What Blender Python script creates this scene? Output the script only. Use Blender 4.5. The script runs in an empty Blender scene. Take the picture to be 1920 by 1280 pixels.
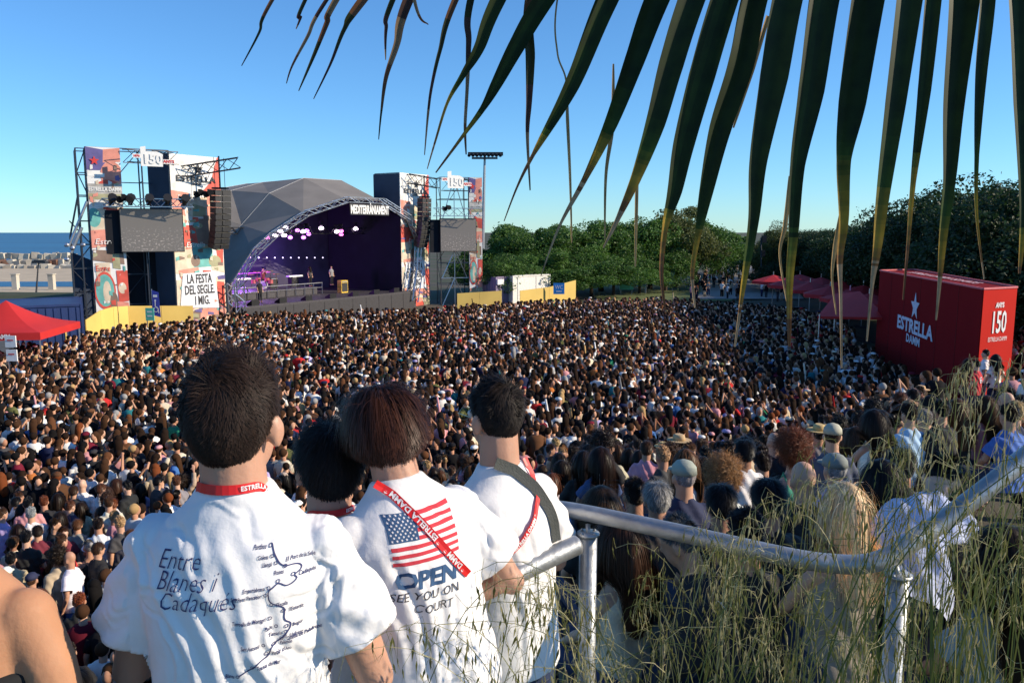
import bpy, bmesh, math, random
import numpy as np
from mathutils import Vector, Matrix
from mathutils.bvhtree import BVHTree

# ------------------------------------------------------------------ camera, sky, sun, exposure
S = bpy.context.scene
COL = S.collection
CAMZ = 6.9
PITCH = math.atan(205/1500)
cd = bpy.data.cameras.new("camera"); cam = bpy.data.objects.new("camera", cd); COL.objects.link(cam)
cam.location = (0, 0, CAMZ); cam.rotation_euler = (math.pi/2-PITCH, 0, 0)
cd.sensor_width = 36; cd.lens = 28.125; cd.clip_start = .05; cd.clip_end = 20000
S.camera = cam
SUN_AZ = math.atan2(.985, -.12)          # clockwise from +Y
SUN_EL = math.radians(25)
w = bpy.data.worlds.new("World"); S.world = w; w.use_nodes = True
nt = w.node_tree; bg = nt.nodes["Background"]; sky = nt.nodes.new("ShaderNodeTexSky")
sky.sky_type = 'NISHITA'; sky.sun_disc = False; sky.sun_elevation = math.radians(30); sky.sun_rotation = SUN_AZ
sky.altitude = 0; sky.air_density = 1.0; sky.dust_density = 0; sky.ozone_density = 6
tint = nt.nodes.new("ShaderNodeMixRGB"); tint.blend_type = 'MULTIPLY'; tint.inputs[0].default_value = 1; tint.inputs[2].default_value = (.61, .88, 1.04, 1)
nt.links.new(sky.outputs[0], tint.inputs[1]); nt.links.new(tint.outputs[0], bg.inputs[0]); bg.inputs[1].default_value = .138
sl = bpy.data.lights.new("sun", 'SUN'); sun = bpy.data.objects.new("sun", sl); COL.objects.link(sun)
sl.energy = 5.0; sl.angle = math.radians(.5); sl.color = (1, .86, .66)
sd = Vector((math.sin(SUN_AZ)*math.cos(SUN_EL), math.cos(SUN_AZ)*math.cos(SUN_EL), math.sin(SUN_EL)))
sun.rotation_euler = sd.to_track_quat('Z', 'Y').to_euler(); sun.location = (60, -20, 60)
S.view_settings.view_transform = 'Standard'; S.view_settings.look = 'None'
S.view_settings.exposure = 0.3; S.view_settings.gamma = 1
try: S.cycles.max_bounces = 6; S.cycles.transparent_max_bounces = 8
except Exception: pass

rnd = random.Random(7)
NR = np.random.default_rng(11)
R = math.radians

def ray(px, py):
    a = (px-960)/1500; b = (640-py)/1500
    return (a, math.cos(PITCH)+b*math.sin(PITCH), -math.sin(PITCH)+b*math.cos(PITCH))
def W(px, py, Y):
    "a point seen at photo position px, py that stands Y metres ahead"
    a, y, z = ray(px, py); t = Y/y
    return Vector((a*t, Y, CAMZ+z*t))
def PZ(px, py, z):
    a, y, zz = ray(px, py); t = (z-CAMZ)/zz
    return Vector((a*t, y*t, z))
def proj(p):
    dy, dz = p[1], p[2]-CAMZ
    f = dy*math.cos(PITCH)-dz*math.sin(PITCH); u = dy*math.sin(PITCH)+dz*math.cos(PITCH)
    if f < .05: return (-9999, -9999)
    return 960+1500*p[0]/f, 640-1500*u/f

# ------------------------------------------------------------------ scene helpers
def tag(o, label=None, cat=None, group=None, kind=None):
    if label: o["label"] = label
    if cat: o["category"] = cat
    if group: o["group"] = group
    if kind: o["kind"] = kind
    return o
def empty(name, loc=(0, 0, 0), rz=0, **k):
    o = bpy.data.objects.new(name, None); COL.objects.link(o); o.location = loc; o.rotation_euler = (0, 0, rz)
    o.empty_display_size = .2
    return tag(o, **k)
def copy_tree(o, parent=None):
    c = o.copy(); COL.objects.link(c); c.parent = parent
    for ch in list(o.children): copy_tree(ch, c)
    return c

MATS = {}
def mat(name, col=(.5, .5, .5), rough=.7, metal=0, var=.15, scale=8, bump=0, bscale=40, emit=None, es=1, trans=0, src='noise', sss=0, spec=None, objcol=False, attr=None):
    if name in MATS: return MATS[name]
    m = bpy.data.materials.new(name); m.use_nodes = True; n = m.node_tree.nodes; l = m.node_tree.links
    b = n["Principled BSDF"]; b.inputs["Roughness"].default_value = rough; b.inputs["Metallic"].default_value = metal
    if spec is not None: b.inputs["Specular IOR Level"].default_value = spec
    if sss:
        b.inputs["Subsurface Weight"].default_value = sss; b.inputs["Subsurface Radius"].default_value = (.02, .007, .004); b.inputs["Subsurface Scale"].default_value = .6
    if emit:
        b.inputs["Emission Color"].default_value = (*emit, 1); b.inputs["Emission Strength"].default_value = es
    tc = n.new("ShaderNodeTexCoord")
    no = n.new("ShaderNodeTexNoise"); no.inputs["Scale"].default_value = scale; no.inputs["Detail"].default_value = 5
    l.new(tc.outputs["Object"], no.inputs["Vector"])
    mr = n.new("ShaderNodeMapRange"); mr.inputs[1].default_value = .3; mr.inputs[2].default_value = .7
    mr.inputs[3].default_value = 1-var; mr.inputs[4].default_value = 1+var
    l.new(no.outputs[0], mr.inputs[0])
    vm = n.new("ShaderNodeVectorMath"); vm.operation = 'SCALE'; vm.inputs[0].default_value = col
    if objcol:
        oi = n.new("ShaderNodeObjectInfo"); l.new(oi.outputs["Color"], vm.inputs[0])
    if attr:
        at = n.new("ShaderNodeAttribute"); at.attribute_name = attr; l.new(at.outputs["Color"], vm.inputs[0])
    l.new(mr.outputs[0], vm.inputs["Scale"]); l.new(vm.outputs[0], b.inputs["Base Color"])
    if bump:
        bn = n.new("ShaderNodeTexNoise"); bn.inputs["Scale"].default_value = bscale; bn.inputs["Detail"].default_value = 4
        l.new(tc.outputs["Object"], bn.inputs["Vector"])
        bp = n.new("ShaderNodeBump"); bp.inputs["Strength"].default_value = bump; bp.inputs["Distance"].default_value = .02
        l.new(bn.outputs[0], bp.inputs["Height"]); l.new(bp.outputs[0], b.inputs["Normal"])
    if trans:
        out = n["Material Output"]; tr = n.new("ShaderNodeBsdfTranslucent"); mx = n.new("ShaderNodeMixShader")
        mx.inputs[0].default_value = trans; l.new(vm.outputs[0], tr.inputs[0])
        l.new(b.outputs[0], mx.inputs[1]); l.new(tr.outputs[0], mx.inputs[2]); l.new(mx.outputs[0], out.inputs[0])
    MATS[name] = m
    return m

def mesh_obj(name, verts, faces, m=None, parent=None, smooth=False, **k):
    me = bpy.data.meshes.new(name); me.from_pydata([tuple(v) for v in verts], [], faces); me.update()
    if smooth: me.polygons.foreach_set("use_smooth", [True]*len(me.polygons))
    o = bpy.data.objects.new(name, me); COL.objects.link(o)
    if m: me.materials.append(m)
    if parent: o.parent = parent
    return tag(o, **k)

def np_mesh(name, V, F4, F3=None, cols=None, cname="col"):
    "fast mesh from arrays; cols per face (quads first, then triangles)"
    me = bpy.data.meshes.new(name)
    F4 = np.asarray(F4, dtype=np.int32).reshape(-1, 4); F3 = np.zeros((0, 3), np.int32) if F3 is None else np.asarray(F3, np.int32).reshape(-1, 3)
    me.vertices.add(len(V)); me.vertices.foreach_set("co", np.asarray(V, np.float32).ravel())
    nl = F4.size+F3.size; me.loops.add(nl)
    me.loops.foreach_set("vertex_index", np.concatenate([F4.ravel(), F3.ravel()]))
    np_ = len(F4)+len(F3); me.polygons.add(np_)
    ls = np.concatenate([np.arange(len(F4))*4, F4.size+np.arange(len(F3))*3]).astype(np.int32)
    me.polygons.foreach_set("loop_start", ls)
    me.update(calc_edges=True)
    if cols is not None:
        a = me.attributes.new(cname, 'FLOAT_COLOR', 'CORNER')
        c = np.ones((np_, 4), np.float32); c[:, :3] = cols
        lt = np.concatenate([np.full(len(F4), 4), np.full(len(F3), 3)])
        a.data.foreach_set("color", np.repeat(c, lt, axis=0).ravel())
    return me

class MB:
    "collects solids into one mesh"
    def __init__(s): s.v = []; s.f = []
    def add(s, v, f):
        b = len(s.v); s.v += [tuple(p) for p in v]; s.f += [tuple(i+b for i in q) for q in f]; return s
    def box(s, c, d, rz=0, M=None):
        x, y, z = d[0]/2, d[1]/2, d[2]/2; cr, sr = math.cos(rz), math.sin(rz); v = []
        for dz in (-z, z):
            for dx, dy in ((-x, -y), (x, -y), (x, y), (-x, y)):
                p = Vector((dx*cr-dy*sr+c[0], dx*sr+dy*cr+c[1], dz+c[2])); v.append(M @ p if M else p)
        return s.add(v, [(3, 2, 1, 0), (4, 5, 6, 7), (0, 1, 5, 4), (1, 2, 6, 5), (2, 3, 7, 6), (3, 0, 4, 7)])
    def tube(s, pts, rad, n=6, cap=True):
        pts = [Vector(p) for p in pts]; m = len(pts)
        rad = rad if isinstance(rad, (list, tuple)) else [rad]*m
        v = []; prev = None
        for i, p in enumerate(pts):
            d = (pts[min(i+1, m-1)]-pts[max(i-1, 0)])
            if d.length < 1e-9: d = Vector((0, 0, 1))
            d.normalize()
            if prev is None:
                a = d.orthogonal().normalized()
            else:
                a = (prev-d*prev.dot(d)); a = a.normalized() if a.length > 1e-6 else d.orthogonal().normalized()
            prev = a; b = d.cross(a)
            for k in range(n):
                t = 2*math.pi*k/n; v.append(p+(a*math.cos(t)+b*math.sin(t))*rad[i])
        f = [(i*n+k, i*n+(k+1) % n, (i+1)*n+(k+1) % n, (i+1)*n+k) for i in range(m-1) for k in range(n)]
        if cap: f += [tuple(reversed(range(n))), tuple(range((m-1)*n, m*n))]
        return s.add(v, f)
    def ell(s, c, r, nu=12, nv=8, M=None):
        v = []; f = []
        for j in range(nv+1):
            ph = math.pi*j/nv
            for i in range(nu):
                th = 2*math.pi*i/nu
                p = Vector((r[0]*math.sin(ph)*math.cos(th), r[1]*math.sin(ph)*math.sin(th), r[2]*math.cos(ph)))
                if M: p = M @ p
                v.append(p+Vector(c))
        for j in range(nv):
            for i in range(nu):
                f.append((j*nu+i, (j+1)*nu+i, (j+1)*nu+(i+1) % nu, j*nu+(i+1) % nu))
        return s.add(v, f)
    def loft(s, rings, cap=True):
        n = len(rings[0]); v = [p for r in rings for p in r]
        f = [(i*n+k, i*n+(k+1) % n, (i+1)*n+(k+1) % n, (i+1)*n+k) for i in range(len(rings)-1) for k in range(n)]
        if cap: f += [tuple(reversed(range(n))), tuple(range((len(rings)-1)*n, len(rings)*n))]
        return s.add(v, f)
    def quad(s, a, b, c, d): return s.add([a, b, c, d], [(0, 1, 2, 3)])
    def build(s, name, m=None, parent=None, smooth=False, **k):
        return mesh_obj(name, s.v, s.f, m, parent, smooth, **k)

def truss(mb, a, b, size=.4, r=.035, step=None, up=Vector((0, 0, 1)), n=4, chords=4):
    a, b = Vector(a), Vector(b); d = (b-a); L = d.length; d.normalize()
    s = d.cross(up)
    s = s.normalized() if s.length > 1e-4 else Vector((1, 0, 0)); u = s.cross(d).normalized()
    h = size/2; cs = [s*h+u*h, s*h-u*h, -s*h-u*h, -s*h+u*h]
    if chords == 2: cs = [u*h, -u*h]
    for c in cs: mb.tube([a+c, b+c], r, n)
    k = max(1, round(L/(step or size))); fl = 0
    for i in range(k):
        p, q = a+d*(L*i/k), a+d*(L*(i+1)/k); m = len(cs)
        for j in range(m if m > 2 else 1):
            c0, c1 = cs[j], cs[(j+1) % m]
            if fl: c0, c1 = c1, c0
            mb.tube([p+c0, q+c1], r*.7, n, False)
        fl = 1-fl

def text_mesh(s, size=1, bold=0, shear=0, sx=1, align='CENTER', space=1.0):
    c = bpy.data.curves.new("txt", 'FONT'); c.body = s; c.size = size; c.offset = bold; c.shear = shear
    c.align_x = align; c.align_y = 'CENTER'; c.space_character = space; c.space_line = .85; c.resolution_u = 2
    o = bpy.data.objects.new("txt", c); COL.objects.link(o)
    dg = bpy.context.evaluated_depsgraph_get(); me = bpy.data.meshes.new_from_object(o.evaluated_get(dg))
    v = [(p.co.x*sx, p.co.y) for p in me.vertices]; f = [tuple(p.vertices) for p in me.polygons]
    bpy.data.objects.remove(o); bpy.data.curves.remove(c); bpy.data.meshes.remove(me)
    return v, f
class Plane2:
    "flat writing surface: origin, right, up, outward normal"
    def __init__(s, o, r, u, off=0.0):
        s.o = Vector(o); s.r = Vector(r).normalized(); s.u = Vector(u).normalized(); s.n = s.r.cross(s.u).normalized(); s.off = off
    def at(s, x, y, e=0): return s.o+s.r*x+s.u*y+s.n*(s.off+e)
    def text(s, t, x, y, size, m, parent, e=.02, fit=None, name='lettering', **k):
        v, f = text_mesh(t, size, **k)
        if fit:
            xs = [p[0] for p in v]; wd = max(xs)-min(xs); q = fit/wd; v = [(p[0]*q, p[1]) for p in v]
        return mesh_obj(name, [s.at(x+p[0], y+p[1], e) for p in v], f, m, parent)
    def poly(s, mb, pts, e=.01):
        return mb.add([s.at(x, y, e) for x, y in pts], [tuple(range(len(pts)))])
def star_pts(x, y, r, k=.42, rot=0):
    return [(x+math.sin(rot+i*math.pi/5)*(r if i % 2 == 0 else r*k), y+math.cos(rot+i*math.pi/5)*(r if i % 2 == 0 else r*k)) for i in range(10)]
def star_faces(mb, pl, x, y, r, e=.015, k=.42):
    p = [(x, y)]+star_pts(x, y, r, k)
    mb.add([pl.at(a, b, e) for a, b in p], [(0, 1+(i+1) % 10, 1+i) for i in range(10)])
def ell_pts(x, y, rx, ry, n=20, a0=0, a1=2*math.pi):
    return [(x+rx*math.cos(a0+(a1-a0)*i/n), y+ry*math.sin(a0+(a1-a0)*i/n)) for i in range(n)]

# ------------------------------------------------------------------ terrain
def sst(a, b, x):
    t = np.clip((np.asarray(x, float)-a)/(b-a), 0, 1); return t*t*(3-2*t)
def ground_z(x, y):
    x = np.asarray(x, float); y = np.asarray(y, float)
    r = np.sqrt(x*x+y*y)+1e-6; az = x/np.maximum(y, .3); az = np.where(y < .3, np.where(x > 0, 1.5, -1.5), az)
    k = .26-.11*sst(.25, .6, az)
    zr = np.maximum(0, 4.98-k*np.maximum(0, r-2.0))
    zl = 4.98*(1-sst(2.4, 6.8, r))
    s = sst(-.1, .1, az)
    z = zl*(1-s)+zr*s
    # behind the viewer the terrace stays level
    z = np.where((y < .3), np.maximum(z, 4.7*sst(-0, 1, -y+.3)*(r < 60)), z)
    # the wooded bank on the right
    x0 = 22+.12*y
    hill = np.minimum(8, .42*np.maximum(0, x-x0))*sst(14, 30, y)*(1-sst(110, 160, y))
    z = np.maximum(z, hill)
    # the shore on the left
    sh = sst(84, 96, y)*(x < -.40*y-2)
    z = z-1.6*sh+.75*np.exp(-((y-82)/5.)**2)*(x < -.40*y)
    z = z-6*sst(196, 222, y)*(x < -.35*y)
    return z
def gz(x, y): return float(ground_z(x, y))
def build_ground():
    ys = np.concatenate([np.arange(-30, 0, 3), np.arange(0, 10, .35), np.arange(10, 130, 2.), np.arange(130, 260, 6), [300, 400, 700, 1500, 4000, 9000]])
    xs = np.concatenate([[-3000, -900, -400, -250], np.arange(-180, -30, 6), np.arange(-30, -8, 1.5), np.arange(-8, 8, .4), np.arange(8, 60, 1.5), np.arange(60, 200, 10), [400, 1200, 3000, 9000]])
    X, Y = np.meshgrid(xs, ys); Z = ground_z(X, Y)
    Z = Z+.04*np.sin(X*1.3+Y*.7)*np.sin(Y*1.1-X*.4)*(np.abs(X) < 60)
    nx, ny = len(xs), len(ys)
    V = np.stack([X, Y, Z], -1).reshape(-1, 3)
    idx = np.arange(nx*ny).reshape(ny, nx)
    F = np.stack([idx[:-1, :-1], idx[:-1, 1:], idx[1:, 1:], idx[1:, :-1]], -1).reshape(-1, 4)
    me = np_mesh("ground", V, F); o = bpy.data.objects.new("ground", me); COL.objects.link(o); tag(o, kind="structure")
    m = bpy.data.materials.new("earth"); m.use_nodes = True; n = m.node_tree.nodes; l = m.node_tree.links
    b = n["Principled BSDF"]; b.inputs["Roughness"].default_value = .95
    tc = n.new("ShaderNodeTexCoord"); a = n.new("ShaderNodeTexNoise"); a.inputs["Scale"].default_value = .09; a.inputs["Detail"].default_value = 9
    c = n.new("ShaderNodeTexNoise"); c.inputs["Scale"].default_value = 2.2; c.inputs["Detail"].default_value = 8
    l.new(tc.outputs["Object"], a.inputs[0]); l.new(tc.outputs["Object"], c.inputs[0])
    r1 = n.new("ShaderNodeValToRGB"); e = r1.color_ramp.elements
    e[0].position = .42; e[0].color = (.045, .06, .018, 1); e[1].position = .58; e[1].color = (.09, .075, .05, 1)
    l.new(a.outputs[0], r1.inputs[0])
    mx = n.new("ShaderNodeMixRGB"); mx.blend_type = 'MULTIPLY'; mx.inputs[0].default_value = .6
    r2 = n.new("ShaderNodeValToRGB"); r2.color_ramp.elements[0].position = .3; r2.color_ramp.elements[0].color = (.45, .45, .4, 1); r2.color_ramp.elements[1].position = .7
    l.new(c.outputs[0], r2.inputs[0]); l.new(r1.outputs[0], mx.inputs[1]); l.new(r2.outputs[0], mx.inputs[2])
    l.new(mx.outputs[0], b.inputs["Base Color"]); me.materials.append(m)
build_ground()

def sheet(name, pts, m, dz=.03, n=14, kind="structure", **k):
    "a patch draped on the ground between four corners (x, y)"
    a, b, c, d = [Vector((p[0], p[1], 0)) for p in pts]; v = []
    for j in range(n+1):
        for i in range(n+1):
            s, t = i/n, j/n; p = (a*(1-s)+b*s)*(1-t)+(d*(1-s)+c*s)*t
            v.append((p.x, p.y, gz(p.x, p.y)+dz+.05))
    f = [(j*(n+1)+i, j*(n+1)+i+1, (j+1)*(n+1)+i+1, (j+1)*(n+1)+i) for j in range(n) for i in range(n)]
    return mesh_obj(name, v, f, m, kind=kind, **k)

# ---- sea, sand, pool
def sea_mat():
    m = bpy.data.materials.new("sea_water"); m.use_nodes = True; n = m.node_tree.nodes; l = m.node_tree.links
    b = n["Principled BSDF"]; b.inputs["Roughness"].default_value = .35; b.inputs["Base Color"].default_value = (.004, .05, .13, 1)
    b.inputs["Specular IOR Level"].default_value = .25
    tc = n.new("ShaderNodeTexCoord"); mp = n.new("ShaderNodeMapping"); mp.inputs["Scale"].default_value = (.12, .35, 1)
    no = n.new("ShaderNodeTexNoise"); no.inputs["Scale"].default_value = 1; no.inputs["Detail"].default_value = 6
    l.new(tc.outputs["Object"], mp.inputs[0]); l.new(mp.outputs[0], no.inputs[0])
    bp = n.new("ShaderNodeBump"); bp.inputs["Strength"].default_value = .8; bp.inputs["Distance"].default_value = .5
    l.new(no.outputs[0], bp.inputs["Height"]); l.new(bp.outputs[0], b.inputs["Normal"])
    mp2 = n.new("ShaderNodeMapping"); mp2.inputs["Scale"].default_value = (.004, .02, 1)
    n2 = n.new("ShaderNodeTexNoise"); n2.inputs["Scale"].default_value = 1; n2.inputs["Detail"].default_value = 5
    l.new(tc.outputs["Object"], mp2.inputs[0]); l.new(mp2.outputs[0], n2.inputs[0])
    r = n.new("ShaderNodeValToRGB"); e = r.color_ramp.elements; e[0].position = .35; e[0].color = (.003, .035, .10, 1); e[1].position = .65; e[1].color = (.008, .09, .19, 1)
    l.new(n2.outputs[0], r.inputs[0]); l.new(r.outputs[0], b.inputs["Base Color"])
    return m
SEA = sea_mat()
mesh_obj("sea", [(-9000, 150, -2.6), (9000, 150, -2.6), (9000, 12000, -2.6), (-9000, 12000, -2.6)], [(0, 1, 2, 3)], SEA, kind="structure")
SAND = mat("beach_sand", (.50, .40, .27), .95, var=.12, scale=.4, bump=.5, bscale=3)
sheet("beach", [(-130, 92), (-37, 92), (-70, 200), (-210, 200)], SAND)
sheet("tidal_pool", [(-100, 124), (-50, 124), (-56, 137), (-108, 137)], SEA, dz=.06)

CONC = [mat("pale_concrete", (.50, .45, .36), .9, var=.2, scale=.5, bump=.4, bscale=2), mat("stained_concrete", (.38, .33, .26), .9, var=.25, scale=.5, bump=.4, bscale=2), mat("rusty_concrete", (.20, .10, .06), .9, var=.3, scale=.6)]
def block_mesh(k):
    rr = random.Random(k); bm = bmesh.new(); bmesh.ops.create_cube(bm, size=1)
    for v in bm.verts: v.co += Vector([rr.uniform(-.05, .05) for _ in range(3)])
    bmesh.ops.bevel(bm, geom=bm.edges[:], offset=.05, segments=1, affect='EDGES')
    me = bpy.data.meshes.new("concrete_block"); bm.to_mesh(me); bm.free(); return me
ORD = 'one two three four five six seven eight nine ten eleven twelve thirteen fourteen fifteen'.split()
BL_LAB = [("pale", "upper"), ("sand coloured", "lower")]
for row, (py, Y, cnt) in enumerate([(481, 200, 14), (494, 194, 14), (503, 188, 15)]):
    for i in range(cnt):
        px = -14+i*11.6+rnd.uniform(-2.5, 2.5)+row*4
        p = W(px, py+rnd.uniform(-1.5, 1.5), Y)
        dark = (row == 1 and i in (0, 1, 2, 9, 10)) or (row == 0 and i in (0,))
        me = block_mesh(rnd.randrange(6)); me.materials.append(CONC[2] if dark else CONC[rnd.random() < .3])
        o = bpy.data.objects.new("concrete_block", me); COL.objects.link(o)
        o.location = p; s = rnd.uniform(1.5, 1.95); o.scale = (s, s, s*.95); o.rotation_euler = (rnd.uniform(-.25, .25), rnd.uniform(-.2, .2), rnd.uniform(-.4, .4))
        rn = ["top", "middle", "bottom"][row]
        tag(o, ("rust brown" if dark else "pale cream")+" concrete block, number %s from the left in the %s row of the breakwater" % (ORD[i], rn), "concrete block", "concrete blocks of the breakwater")
for i, (px, col) in enumerate([(30, 0), (98, 0)]):
    mb = MB(); a = W(px, 540, 118); mb.box((a.x, a.y, -.5), (.75, .75, 2.4)); mb.box((a.x, a.y, .76), (.95, .95, .12))
    mb.build("concrete_pillar", CONC[0], label=["square pale concrete pillar by the tidal pool, left of the lamp post", "square pale concrete pillar by the tidal pool, right of the lamp post"][i], cat="pillar")
mb = MB(); a = W(64, 540, 95); t = W(72, 492, 95)
root = empty("beach_lamp", (a.x, a.y, -1.6), label="dark leaning lamp post on the beach behind the red gazebo", cat="lamp post")
MB().tube([(0, 0, 0), (t.x-a.x, 0, t.z+1.6)], [.12, .07], 6).build("pole", mat("dark_pole", (.03, .03, .035), .5), root)
MB().box((t.x-a.x+.2, 0, t.z+1.65), (1.6, .7, .28)).box((t.x-a.x+.2, 0, t.z+1.85), (1.2, .5, .14)).build("lamp_head", mat("dark_pole"), root)
# ------------------------------------------------------------------ stage frame: U along its front, N towards the audience
O2 = Vector((-22.7, 54., 0)); U = Vector((.545, .838, 0)).normalized(); N = Vector((.838, -.545, 0)).normalized(); Z = Vector((0, 0, 1))
def ST(u, n, z): return O2+U*u+N*n+Z*z
BLACKM = mat("black_metal", (.012, .012, .014), .45, .3)
STEEL = mat("dark_steel", (.06, .065, .08), .5, .6)
ALU = mat("aluminium", (.50, .51, .54), .35, .9, var=.08)
DRAPE = mat("black_drape", (.006, .008, .014), .95, var=.3, scale=.8)
CLADD = mat("dark_blue_cladding", (.035, .05, .085), .9, var=.2, scale=.6)
WHITEM = mat("white_panel", (.78, .77, .75), .6, var=.04)
REDP = mat("print_red", (.62, .045, .035), .6, var=.2, scale=1.2)
TEAL = mat("print_teal", (.05, .38, .36), .6, var=.25, scale=2)
CREAM = mat("print_cream", (.62, .50, .34), .6, var=.15, scale=1.5)
BROWN = mat("print_brown", (.16, .10, .07), .6, var=.3, scale=2)
PINK = mat("print_salmon", (.72, .23, .17), .6, var=.15, scale=1.4)
BLUEP = mat("print_blue", (.06, .06, .22), .6, var=.2, scale=2)
OLIVE = mat("print_olive", (.28, .27, .12), .6, var=.4, scale=1.5)
INK = mat("print_ink", (.035, .035, .04), .6)
GREYP = mat("print_grey", (.36, .34, .32), .6, var=.15)

PCOL = dict(print_red=(.62, .09, .06), print_teal=(.14, .42, .38), print_cream=(.66, .54, .40), print_brown=(.24, .16, .12), print_salmon=(.70, .27, .20), print_blue=(.12, .10, .27), print_olive=(.36, .34, .20), print_grey=(.42, .40, .37), white_panel=(.74, .72, .68))
PRINTM = mat("banner_print", (.5, .5, .5), .6, var=.22, scale=1.6, attr="col")
def collage(pl, w_, z0, z1, parent, seed, narrow):
    "collage of overlapping printed shapes over the whole banner"
    rr = random.Random(seed); mb = MB(); cc = []
    h = z1-z0; e = [.012]
    def add(m, pts):
        pts = [(min(w_, max(0, x)), min(z1, max(z0, y))) for x, y in pts]
        e[0] += .0005; pl.poly(mb, pts, e[0]); cc.append(PCOL[m.name])
    def blk(fy0, fy1, fx0, fx1, m, k=.04):
        j = lambda: rr.uniform(-k, k)
        add(m, [(w_*(fx0+j()), z0+h*(fy0+j()*.4)), (w_*(fx1+j()), z0+h*(fy0+j()*.4)), (w_*(fx1+j()), z0+h*(fy1+j()*.4)), (w_*(fx0+j()), z0+h*(fy1+j()*.4))])
    if narrow:
        blk(.88, 1, 0, .55, BLUEP); blk(.93, 1, .5, 1, PINK); add(PINK, ell_pts(w_*.72, z0+h*.86, w_*.33, h*.07)); blk(.84, .88, 0, .5, WHITEM); add(REDP, ell_pts(w_*.6, z0+h*.80, w_*.35, h*.035))
        blk(.76, .81, 0, 1, GREYP, .01); blk(.73, .765, 0, 1, OLIVE, .01); blk(.695, .73, 0, 1, WHITEM, .01)
        blk(.55, .69, 0, 1, CREAM); add(TEAL, ell_pts(w_*.12, z0+h*.64, w_*.2, h*.05)); blk(.6, .69, .45, 1, REDP); blk(.49, .58, 0, 1, PINK, .02)
        blk(.41, .48, 0, .9, BROWN); blk(.30, .42, .05, .5, CREAM); blk(.38, .5, .6, .8, OLIVE)
        add(REDP, ell_pts(w_*.3, z0+h*.26, w_*.32, h*.10)); add(TEAL, ell_pts(w_*.3, z0+h*.26, w_*.27, h*.085)); add(CREAM, ell_pts(w_*.36, z0+h*.25, w_*.12, h*.06)); add(BROWN, ell_pts(w_*.55, z0+h*.2, w_*.12, h*.05))
        blk(.2, .36, .66, 1, REDP); add(CREAM, ell_pts(w_*.82, z0+h*.27, w_*.12, h*.03)); blk(.12, .2, .6, 1, PINK); blk(0, .14, 0, 1, OLIVE, .02); blk(0, .045, .1, .95, CREAM, .03)
    else:
        blk(.8, 1, 0, 1, WHITEM, .01); add(REDP, [(w_*.95, z1), (w_, z1), (w_, z0+h*.8), (w_*.55, z0+h*.78), (w_*.8, z0+h*.86)])
        blk(.66, .8, 0, .35, PINK); blk(.66, .78, .3, .75, CREAM); blk(.6, .72, .38, .7, OLIVE); blk(.62, .8, .7, 1, PINK); blk(.66, .74, .24, .34, WHITEM)
        blk(.56, .66, 0, 1, WHITEM); blk(.44, .6, 0, .5, REDP); blk(.34, .48, 0, .45, CREAM); blk(.48, .64, .45, 1, BROWN); blk(.36, .5, .35, .8, TEAL); blk(.34, .44, .75, 1, CREAM); blk(.4, .5, .85, 1, REDP)
        blk(.3, .36, .1, .5, PINK)
        for q in range(7): add([OLIVE, BROWN, CREAM, PINK][q % 4], ell_pts(w_*rr.uniform(.05, .95), z0+h*rr.uniform(.36, .7), w_*rr.uniform(.05, .16), h*rr.uniform(.01, .035), 12))
        blk(.1, .3, 0, 1, CREAM); blk(.08, .28, .8, 1, REDP, .05); blk(0, .12, 0, 1, OLIVE); add(BROWN, ell_pts(w_*.35, z0+h*.10, w_*.2, h*.025)); blk(.06, .13, .45, 1, PINK, .05)
        add(REDP, ell_pts(w_*.55, z0+h*.015, w_*.22, h*.05))
    for q in range(55 if narrow else 90):      # fine collage scraps
        m = rr.choice([REDP, PINK, CREAM, OLIVE, WHITEM, BROWN, TEAL, BLUEP]); x, y = rr.uniform(.05, .95), rr.uniform(.02, .95 if narrow else .78)
        a = rr.uniform(.015, .08); b = rr.uniform(.003, .014)
        add(m, [(w_*(x-a), z0+h*(y-b)), (w_*(x+a), z0+h*(y-b+rr.uniform(-.01, .01))), (w_*(x+a), z0+h*(y+b)), (w_*(x-a), z0+h*(y+b+rr.uniform(-.01, .01)))])
    o = mb.build("printed_collage", PRINTM, parent); at = o.data.attributes.new('col', 'FLOAT_COLOR', 'CORNER')
    fl = [(*c, 1) for c, f in zip(cc, mb.f) for _ in f]; at.data.foreach_set('color', np.array(fl, np.float32).ravel())

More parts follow.
